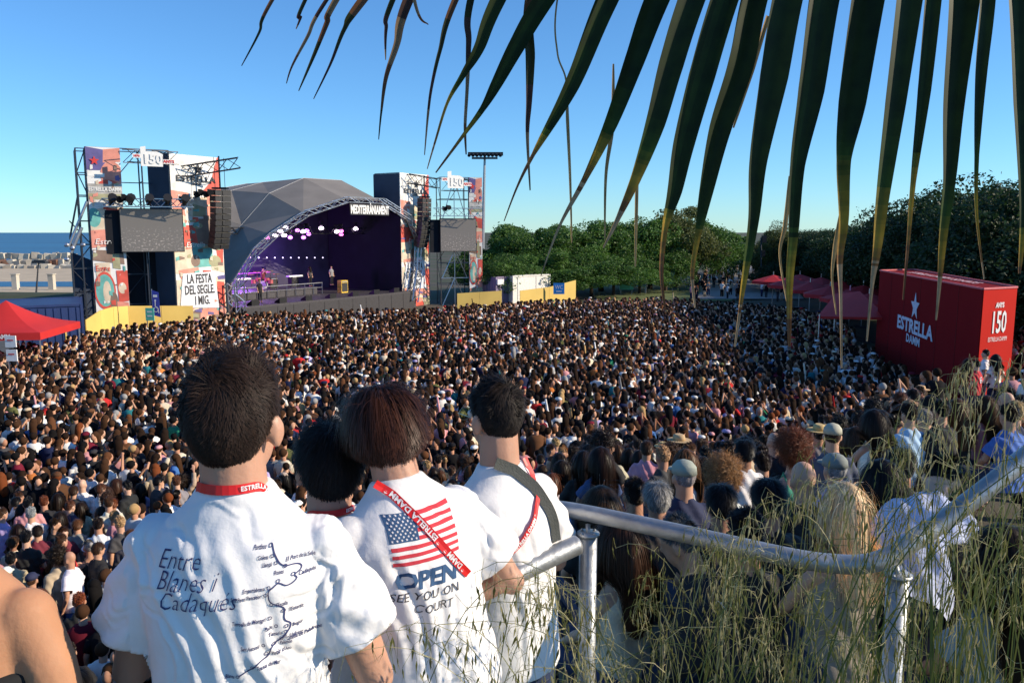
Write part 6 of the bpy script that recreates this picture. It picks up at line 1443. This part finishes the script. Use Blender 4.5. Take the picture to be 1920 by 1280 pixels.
# ---- the mass beyond: one object
def lowp():
    "low detail person -> verts, faces, colour slot per face: 0 skin 1 hair 2 top 3 trousers"
    out = []
    for var in range(14):
        mb = MB(); sl = []
        def fin(s):
            while len(sl) < len(mb.f): sl.append(s)
        fem = var % 2; k = .88 if fem else 1
        mb.ell((0, .03, 1.61), (.07, .085, .105), 8, 6); fin(0)
        st_ = var % 7; mb.ell((0, -.018, 1.65), (.09, .105, .10), 9, 6); fin(1)
        if fem and st_ not in (5,):
            mb.loft([ring(1.66, .092, .06, -.06, n=7), ring(1.5, .10, .06, -.075, n=7), ring(1.3, .085, .045, -.12, n=7), ring(1.22, .05, .02, -.12, n=7)]); fin(1)
        if st_ == 5 and not fem: mb.ell((0, -.01, 1.69), (.098, .13, .06), 8, 4); fin(2)
        mb.tube([(0, -.01, 1.4), (0, 0, 1.56)], .055, 6); fin(0)
        mb.loft([ring(.85, .19*k, .13, n=8), ring(1.1, .17*k, .125, n=8), ring(1.3, .20*k, .13, n=8), ring(1.40, .195*k, .11, n=8), ring(1.46, .12*k, .075, n=8)]); fin(2)
        pose = ['stand', 'folded', 'stand', 'raised', 'stand', 'phone', 'hips', 'folded', 'stand', 'stand', 'folded', 'stand', 'stand', 'phone'][var]
        P = POSES[pose]
        for key in ('aL', 'aR'):
            a, b, c = [Vector(p) for p in P[key]]; mid = a.lerp(b, .7); lg = var in (3, 8)
            mb.tube([a, mid], [.068*k, .062*k], 6); fin(2); mb.tube([mid, b, c, c+(c-b).normalized()*.14], [.045*k, .042*k, .03, .028], 5); fin(2 if lg else 0)
        for s in (-1, 1): mb.tube([(s*.09, 0, .88), (s*.1, 0, .45), (s*.1, 0, 0)], [.1, .07, .055], 5); fin(3)
        q = [f for f in mb.f]; V = np.array([tuple(v) for v in mb.v]); quads = [(f, s) for f, s in zip(q, sl) if len(f) == 4]; tris = []
        for f, s in zip(q, sl):
            if len(f) != 4:
                for i in range(1, len(f)-1): tris.append(((f[0], f[i], f[i+1]), s))
        out.append((V, np.array([f for f, s in quads]), np.array([s for f, s in quads]), np.array([f for f, s in tris]), np.array([s for f, s in tris])))
    return out
LPP = np.ones(14); LPP[3] = .12; LPP[5] = .6; LPP[13] = .6; LPP /= LPP.sum(); LPV = lowp(); Vs, F4, F3, C4, C3 = [], [], [], [], []; base = 0
TC = np.array([T_[k] for k in tn]); TP = np.array(tw)/sum(tw); HN = np.array([H_[k] for k in HW]); HP = np.array(list(HW.values()))/sum(HW.values()); SK = np.array(SKINS)
for i, (x, y, z) in enumerate(ALL):
    if i in near_ids: continue
    V, q, qs, t, ts = LPV[NR.choice(14, p=LPP)]
    yw = yaw_to_stage(x, y)+NR.normal(0, .5)+(NR.uniform(0, 6.28) if NR.random() < .22 else 0); s = NR.uniform(.90, 1.06); c, sn = math.cos(yw), math.sin(yw)
    P = V*s*np.array([1.05, 1.05, 1]); P = np.stack([P[:, 0]*c-P[:, 1]*sn+x, P[:, 0]*sn+P[:, 1]*c+y, P[:, 2]+z-(.35 if (z > .3 and NR.random() < .75) else 0)], 1)
    pal = np.array([SK[NR.choice(6, p=[.30, .28, .16, .05, .19, .02])], HN[NR.choice(len(HN), p=HP)], TC[NR.choice(len(TC), p=TP)]*NR.uniform(.75, 1.12), TC[NR.choice([0, 0, 1, 3, 5])]])
    Vs.append(P); F4.append(q+base); F3.append(t+base); C4.append(pal[qs]); C3.append(pal[ts]); base += len(P)
me = np_mesh("crowd", np.concatenate(Vs), np.concatenate(F4), np.concatenate(F3), cols=np.concatenate([np.concatenate(C4), np.concatenate(C3)]))
me.polygons.foreach_set("use_smooth", [True]*len(me.polygons))
me.materials.append(mat("crowd_mixed", (.5, .5, .5), .85, var=.12, scale=6, attr="col", spec=.08)); co_ = bpy.data.objects.new("crowd", me); COL.objects.link(co_)
tag(co_, "dense crowd of thousands filling the field up to the stage", "crowd", kind="stuff")
# people standing high beside the lit end of the booth
def stand_at(px, py, Y, **k):
    p = W(px, py, Y); o = add_person((p.x, p.y, p.z-1.75), yaw_to_stage(p.x, p.y)+k.pop('dyaw', 0), 'stand', k.pop('male', True), k.pop('cut', 'tee'), k.pop('top'), k.pop('hair', 'short'), k.pop('hc', H_['dark']), SKINS[0], T_['navy'], 1.0, label=k.pop('label')); return o
stand_at(1849, 656, 22.5, top=T_['white'], label="young man in a white t-shirt up high beside the lit end of the booth", dyaw=.4)
stand_at(1868, 664, 22, top=T_['white'], hair='long', male=False, label="person in a white top beside the man at the lit end of the red booth", dyaw=-.4)
r8 = stand_at(1832, 676, 21.5, top=(.55, .02, .03), hair='short', label="person in a red sports shirt with a white number, left of the lit booth end")
chest_print(r8, "8", 0, 1.22, .26, LANW, .006)
stand_at(1816, 672, 22, top=T_['brown'], hair='long', hc=H_['brown'], male=False, label="woman with long brown hair left of the red sports shirt")

for px, n_, zf, u_, k_ in ((487, -1.2, 1.55, 'stand', ("performer in black standing at the front left of the stage", True, 'black')), (582, -5, 2.15, 'stand', ("performer with long hair standing in the middle of the stage riser", False, 'charcoal')), (494, -6.1, 2.15, 'phone', ("drummer sitting behind the drum kit on the stage", True, 'maroon')), (622, -4.6, 2.15, 'stand', ("musician in grey behind the keyboard on the stage", True, 'grey'))):
    p = st_px(px, 540, n_); add_person((p.x, p.y, zf), math.pi+.7+.3, u_, k_[1], 'tee', T_[k_[2]], 'short' if k_[1] else 'long', H_['dark'], SKINS[0], T_['black'], label=k_[0])
# ------------------------------------------------------------------ wild oats
def grass():
    g = np.random.default_rng(5); V = []; F = []; C = []
    def ribbon(pts, w0, w1, c0, c1, up=None):
        pts = np.array(pts); n = len(pts); d = np.gradient(pts, axis=0); view = pts-np.array([0, 0, CAMZ+.4]); a = g.normal(size=3); side = np.cross(d, view*.8+a*.6); side /= np.maximum(1e-9, np.linalg.norm(side, axis=1))[:, None]
        w_ = np.linspace(w0, w1, n)[:, None]/2; b = len(V)
        for i in range(n): V.append(pts[i]-side[i]*w_[i]); V.append(pts[i]+side[i]*w_[i])
        for i in range(n-1):
            F.append((b+2*i, b+2*i+1, b+2*i+3, b+2*i+2)); t = i/(n-1); C.append(c0*(1-t)+c1*t)
    def spike(p, d, L, col):
        d = d/np.linalg.norm(d); a = np.cross(d, g.normal(size=3)); a /= np.linalg.norm(a); b_ = np.cross(d, a)
        for s in (a, b_):
            b = len(V); w_ = L*.085; V.extend([p, p+d*L*.35-s*w_, p+d*L, p+d*L*.35+s*w_]); F.append((b, b+1, b+2, b+3)); C.append(col*g.uniform(.75, 1.15))
        for q in range(g.integers(1, 3)):   # awns
            e = d+.35*g.normal(size=3); e /= np.linalg.norm(e); b = len(V); V.extend([p+d*L*.6-a*.0005, p+d*L*.6+a*.0005, p+d*L*.6+e*L*1.0+a*.0002, p+d*L*.6+e*L*1.0]); F.append((b, b+1, b+2, b+3)); C.append(col*1.05)
    GR = np.array([.055, .085, .015]); YG = np.array([.21, .20, .055]); ST_ = np.array([.46, .40, .20])
    lo = [(600, 1200), (760, 1120), (900, 1090), (1050, 1060), (1250, 1010), (1480, 960), (1560, 880), (1650, 790), (1760, 700), (1920, 670)]
    lx, ly = [a for a, b in lo], [b for a, b in lo]
    N = 165
    for s in range(N):
        u = g.random(); px = 900+1140*(u**.6) if s > 9 else g.uniform(660, 1000)
        top = np.interp(px, lx, ly); py = top+(1290-top)*g.random()**1.15 if s % 9 else top+g.uniform(-40, 60)
        Y = g.uniform(1.25, 2.1) if px > 1050 else g.uniform(1.2, 1.45)
        if px > 1300 and g.random() < .3: Y = g.uniform(2.3, 3.0)
        tip = np.array(W(px, py, Y)); ang = g.uniform(0, 6.28); rr_ = g.uniform(.05, .38); bx = tip+np.array([rr_*math.cos(ang), .4*rr_*math.sin(ang), 0])
        if px < 1000: bx = tip+np.array([g.uniform(.2, .6), g.uniform(-.1, .1), 0])
        bx[1] = max(bx[1], 1.0); bx[2] = gz(bx[0], bx[1])
        H = tip[2]-bx[2]; apex = bx+(tip-bx)*.55; apex[2] = tip[2]+g.uniform(.02, .16); 
        ts = np.linspace(0, 1, 15)[:, None]; c1 = bx+np.array([0, 0, H*.75]); pts = (1-ts)**3*bx+3*(1-ts)**2*ts*c1+3*(1-ts)*ts**2*apex+ts**3*tip
        dry = g.random(); c0, c1_ = (GR, YG) if dry < .6 else (YG, ST_)
        ribbon(pts, .0028, .0011, c0, c1_)
        # drooping panicle
        sc = (ST_ if g.random() < (.5 if px > 1350 else .35) else YG)*g.uniform(.85, 1.2)
        k0 = g.integers(7, 10)
        for j in range(k0, 15):
            for q in range(g.integers(1, 4)):
                p = pts[j]; d = np.array([g.normal(0, .5), g.normal(0, .5), g.uniform(-.3, .5)]); L = g.uniform(.02, .07); m_ = p+d*L*.7; e = m_+np.array([d[0]*.3*L, d[1]*.3*L, -L*g.uniform(.3, .9)])
                ribbon([p, m_, e], .0009, .0007, sc, sc); spike(e, np.array([g.normal(0, .22), g.normal(0, .22), -1]), g.uniform(.017, .032), sc)
    for s in range(150):    # blades
        u = g.random(); px = 820+1160*u**.6; Y = g.uniform(1.3, 2.4); py = np.interp(px, lx, ly)+g.uniform(170, 430); tip = np.array(W(px, py, Y)); bx = tip+np.array([g.normal(0, .18), g.normal(0, .08), 0]); bx[2] = gz(bx[0], bx[1])
        ts = np.linspace(0, 1, 9)[:, None]; c1 = bx+np.array([0, 0, (tip[2]-bx[2])*.9]); c2 = tip+np.array([g.normal(0, .1), 0, g.uniform(.03, .2)]); pts = (1-ts)**3*bx+3*(1-ts)**2*ts*c1+3*(1-ts)*ts**2*c2+ts**3*tip
        ribbon(pts, g.uniform(.003, .006), .001, GR, YG if g.random() < .6 else GR)
    me = np_mesh("grass", np.array(V), np.array(F), cols=np.array(C)); m = mat("dry_grass", (.3, .3, .1), .6, var=.1, scale=5, attr="col", trans=.3); me.materials.append(m)
    o = bpy.data.objects.new("grass", me); COL.objects.link(o); tag(o, "tall wild oat grass with drooping straw coloured seed heads around the railing", "grass", kind="stuff")
grass()

# ------------------------------------------------------------------ palm
def palm_mat():
    m = bpy.data.materials.new("palm_leaf"); m.use_nodes = True; n = m.node_tree.nodes; l = m.node_tree.links; b = n["Principled BSDF"]; b.inputs["Roughness"].default_value = .5; b.inputs["Specular IOR Level"].default_value = .2
    at = n.new("ShaderNodeAttribute"); at.attribute_name = "col"; tc = n.new("ShaderNodeTexCoord"); no = n.new("ShaderNodeTexNoise"); no.inputs["Scale"].default_value = 25; no.inputs["Detail"].default_value = 4; l.new(tc.outputs["Object"], no.inputs[0])
    mr = n.new("ShaderNodeMapRange"); mr.inputs[1].default_value = .3; mr.inputs[2].default_value = .7; mr.inputs[3].default_value = .7; mr.inputs[4].default_value = 1.3; l.new(no.outputs[0], mr.inputs[0])
    vm = n.new("ShaderNodeVectorMath"); vm.operation = 'SCALE'; l.new(at.outputs["Color"], vm.inputs[0]); l.new(mr.outputs[0], vm.inputs["Scale"]); l.new(vm.outputs[0], b.inputs["Base Color"])
    tr = n.new("ShaderNodeBsdfTranslucent"); mx = n.new("ShaderNodeMixShader"); mx.inputs[0].default_value = .22; l.new(vm.outputs[0], tr.inputs[0]); l.new(b.outputs[0], mx.inputs[1]); l.new(tr.outputs[0], mx.inputs[2]); l.new(mx.outputs[0], n["Material Output"].inputs[0]); return m
PALM = palm_mat()
SEG = [
 ([(1138, 0), (1072, 160), (1000, 290), (970, 350), (945, 415)], [50, 36, 9, 5, 2]),
 ([(1232, 0), (1189, 116), (1145, 232), (1097, 334), (1048, 426), (1014, 518)], [56, 46, 32, 14, 6, 2]),
 ([(1295, 0), (1257, 121), (1228, 232), (1194, 330), (1160, 407), (1131, 465)], [62, 58, 46, 26, 12, 3]),
 ([(1358, 0), (1315, 145), (1281, 271), (1264, 358), (1247, 426), (1240, 509), (1247, 581)], [62, 60, 50, 36, 15, 10, 4]),
 ([(1412, 0), (1387, 121), (1349, 242), (1324, 358), (1307, 450), (1298, 513), (1303, 577)], [62, 62, 52, 33, 13, 9, 4]),
 ([(1475, 0), (1450, 145), (1421, 300), (1412, 412), (1395, 523), (1387, 581), (1378, 650)], [68, 64, 42, 27, 15, 8, 4]),
 ([(1542, 0), (1518, 170), (1494, 310), (1487, 436), (1480, 533), (1480, 650)], [72, 64, 36, 24, 17, 6]),
 ([(1625, 0), (1596, 194), (1581, 300), (1581, 412), (1574, 484), (1576, 557), (1578, 690)], [74, 62, 34, 24, 16, 8, 4]),
 ([(1702, 0), (1676, 194), (1654, 363), (1644, 465), (1635, 533), (1625, 640)], [62, 52, 34, 21, 9, 4]),
 ([(1748, 0), (1732, 170), (1712, 339), (1702, 460), (1693, 562)], [38, 30, 13, 8, 4]),
 ([(1804, 0), (1785, 194), (1778, 339), (1768, 436), (1761, 533), (1755, 600)], [72, 54, 32, 21, 9, 4]),
 ([(1850, 0), (1838, 145), (1831, 291), (1831, 402), (1845, 523)], [36, 26, 11, 7, 3]),
 ([(1912, 0), (1915, 194), (1918, 388), (1911, 513)], [60, 50, 22, 6]),
 ([(511, 0), (486, 62), (453, 124)], [9, 6, 2]), ([(573, 0), (564, 33), (555, 55)], [9, 6, 2]), ([(613, 0), (577, 69), (548, 124), (537, 157)], [9, 8, 5, 2]),
 ([(631, 0), (613, 44), (588, 106), (560, 171)], [15, 12, 8, 2]), ([(681, 0), (646, 55), (620, 120), (588, 186)], [20, 10, 6, 2]), ([(737, 0), (724, 55), (723, 113)], [13, 8, 2]),
 ([(766, 0), (744, 84), (724, 146), (715, 211), (710, 262)], [24, 15, 10, 5, 2]), ([(777, 0), (803, 47)], [8, 2]), ([(854, 0), (825, 95), (810, 160), (803, 211), (796, 291)], [15, 9, 7, 6, 2]),
 ([(883, 0), (879, 80), (876, 164), (872, 237), (874, 290)], [17, 13, 8, 7, 3]), ([(934, 0), (898, 91), (868, 142), (839, 193), (816, 266), (801, 317)], [34, 25, 14, 7, 5, 2]),
 ([(1021, 0), (967, 91), (930, 160), (905, 204), (868, 255), (817, 324)], [46, 38, 26, 14, 8, 3]), ([(994, 0), (994, 109), (992, 190), (989, 255), (994, 357)], [25, 22, 14, 8, 3]),
 ([(1045, 0), (1045, 98), (1061, 150), (1064, 226), (1069, 339), (1072, 455)], [4, 4, 4, 8, 6, 3]), ([(1150, 120), (1148, 235), (1136, 330), (1134, 450)], [4, 11, 7, 3]),
 ([(1480, 330), (1472, 420), (1462, 480), (1478, 580)], [4, 12, 6, 3]), ([(1194, 330), (1193, 400), (1191, 500)], [9, 8, 4]), ([(1575, 400), (1566, 460), (1560, 520), (1568, 590)], [4, 12, 6, 3]), ([(1440, 30), (1410, 130), (1375, 240)], [10, 12, 4])]
HUB = W(1790, -760, 2.0)
pt = empty("palm_tree", (3.7, 3.4, gz(3.7, 3.4)), label="fan palm whose drooping green leaf tips hang across the top of the picture", cat="palm tree"); pb = pt.location.copy()
mb = MB(); mb.tube([(0, 0, -.2), (.05, .02, 2), (-.05, 0, 3.5)], [.24, .2, .2], 14)
for i in range(150):
    a = i*2.4; z = .1+i*.0225; mb.box((.19*math.cos(a), .19*math.sin(a), z), (.06, .12, .07), a)
mb.build("trunk", mat("palm_trunk", (.13, .09, .06), .95, var=.3, scale=8, bump=.6, bscale=20), pt)
fr_ = empty("frond"); fr_.parent = pt; fr_.location = (0, 0, 0)
crown = pb+Vector((-.05, 0, 3.5)); MB().tube([crown-pb, (crown+HUB)/2-pb+Vector((0, 0, .25)), HUB-pb], [.028, .022, .016], 8).build("petiole", mat("petiole_green", (.16, .2, .05), .5), fr_)
GRN_ = np.array([.012, .024, .003]); YEL_ = np.array([.42, .26, .03]); BRN = np.array([.16, .07, .03]); STW = np.array([.45, .30, .17]); DRK = np.array([.05, .025, .02])
for si, (pp, ww) in enumerate(SEG):
    g = np.random.default_rng(si); Y0 = 1.9+.05*math.sin(si*2.1)+(.12 if si > 25 else 0)
    ctl = [np.array(W(a, b, Y0)) for a, b in pp]; mpp = Y0/1500*.98
    wd = [w_*mpp*.80 for w_ in ww]; big_ = ww[0] > 30
    if pp[0][1] <= 0:
        d = ctl[0]-np.array(HUB); n0 = 5; up = []
        tan = ctl[0]-ctl[1]; tan /= np.linalg.norm(tan); L = np.linalg.norm(d); P3, P0 = ctl[0], np.array(HUB); P2 = P3+tan*L*.45; P1 = P0+(P3-P0)*.3+np.array([0, -.0, .12])
        up = [(1-t)**3*P0+3*(1-t)**2*t*P1+3*(1-t)*t*t*P2+t**3*P3 for t in np.linspace(.04, 1, n0, endpoint=False)]
        w0 = max(wd[0], .012); ctl = up+ctl; wd = [w0*k for k in np.linspace(.35, 1.05, n0)]+wd
    # resample
    P = [Vector(c) for c in ctl]; q = smooth_path(P, 12); wq = np.interp(np.linspace(0, len(P)-1, len(q)), range(len(P)), wd); n = len(q); V = []; F = []; C = []
    thin = ww[0] < 13
    tipn = .42 if big_ else .7
    for i, p in enumerate(q):
        d = (q[min(i+1, n-1)]-q[max(i-1, 0)]).normalized(); side = d.cross(Vector((.12*math.sin(si*3+i*.08), 1, 0))).normalized(); nn_ = side.cross(d); h = wq[i]/2; fo = h*.28
        V += [p-side*h+nn_*-fo, p-side*h*.5, p+nn_*fo*.6, p+side*h*.5, p+side*h+nn_*-fo]
        if i:
            b = 5*(i-1); F += [(b+k, b+k+1, b+k+6, b+k+5) for k in range(4)]; s = i/n; ratio = wq[i]/max(wd)*(1+.35*math.sin(si*5.3))**(1 if big_ else 0)+.012*math.sin(i*1.9+si)
            if ratio > .36: c = GRN_*(1+1.6*max(0, (.5-ratio)/.14)*(si % 3 > 0))
            elif ratio > .24: t = (ratio-.24)/.12; c = GRN_*2.6*t+YEL_*.8*(1-t)
            elif ratio > .15: t = (ratio-.15)/.09; c = YEL_*.8*t+BRN*(1-t)
            else: c = (STW if (si*7) % 3 else BRN)*.8
            if not big_: c = [BRN, GRN_*1.2, DRK, STW*.6][(si+i//16) % 4]*.8+DRK*.3
            if thin and 25 < si: c = STW*.6+YEL_*.3
            for k in range(4): C.append(c*(1.5 if k in (1,) and big_ and (si % 3 == 0) else 1))
    V = [v-pb for v in V]
    me = np_mesh("leaflet", np.array([tuple(v) for v in V]), np.array(F), cols=np.array(C)); me.materials.append(PALM); o = bpy.data.objects.new("leaflet", me); COL.objects.link(o); o.parent = fr_
    me.polygons.foreach_set("use_smooth", [True]*len(me.polygons))
def frond_far(ang, tilt):
    f_ = empty("frond"); f_.parent = pt; f_.location = (-.05, 0, 3.5); f_.rotation_euler = (0, tilt, ang)
    MB().tube([(0, 0, 0), (.6, 0, .1), (1.1, 0, 0)], [.028, .022, .015], 6).build("petiole", mat("petiole_green"), f_)
    for k in range(26):
        a = (k-12.5)*.19; d = Vector((math.cos(a), math.sin(a), .0)); s = Vector((-math.sin(a), math.cos(a), 0)); b0 = Vector((1.1, 0, 0)); V = []; F = []
        for i, (t, w_) in enumerate(((0, .01), (.3, .05), (.6, .06), (.85, .035), (1.05, .008), (1.2, .003))):
            p = b0+d*t-Vector((0, 0, 1))*max(0, t-.5)**2*1.2; V += [p-s*w_/2, p+Vector((0, 0, .008)), p+s*w_/2]
            if i: b = 3*(i-1); F += [(b, b+1, b+4, b+3), (b+1, b+2, b+5, b+4)]
        me = np_mesh("leaflet", np.array([tuple(v) for v in V]), np.array(F), cols=np.tile(GRN_, (len(F), 1))); me.materials.append(PALM); o = bpy.data.objects.new("leaflet", me); COL.objects.link(o); o.parent = f_
for a, t in ((R(10), R(15)), (R(-20), R(10))): frond_far(a, t)
for o in list(bpy.data.objects):
    if o.type == 'MESH' and not o.data.users: pass
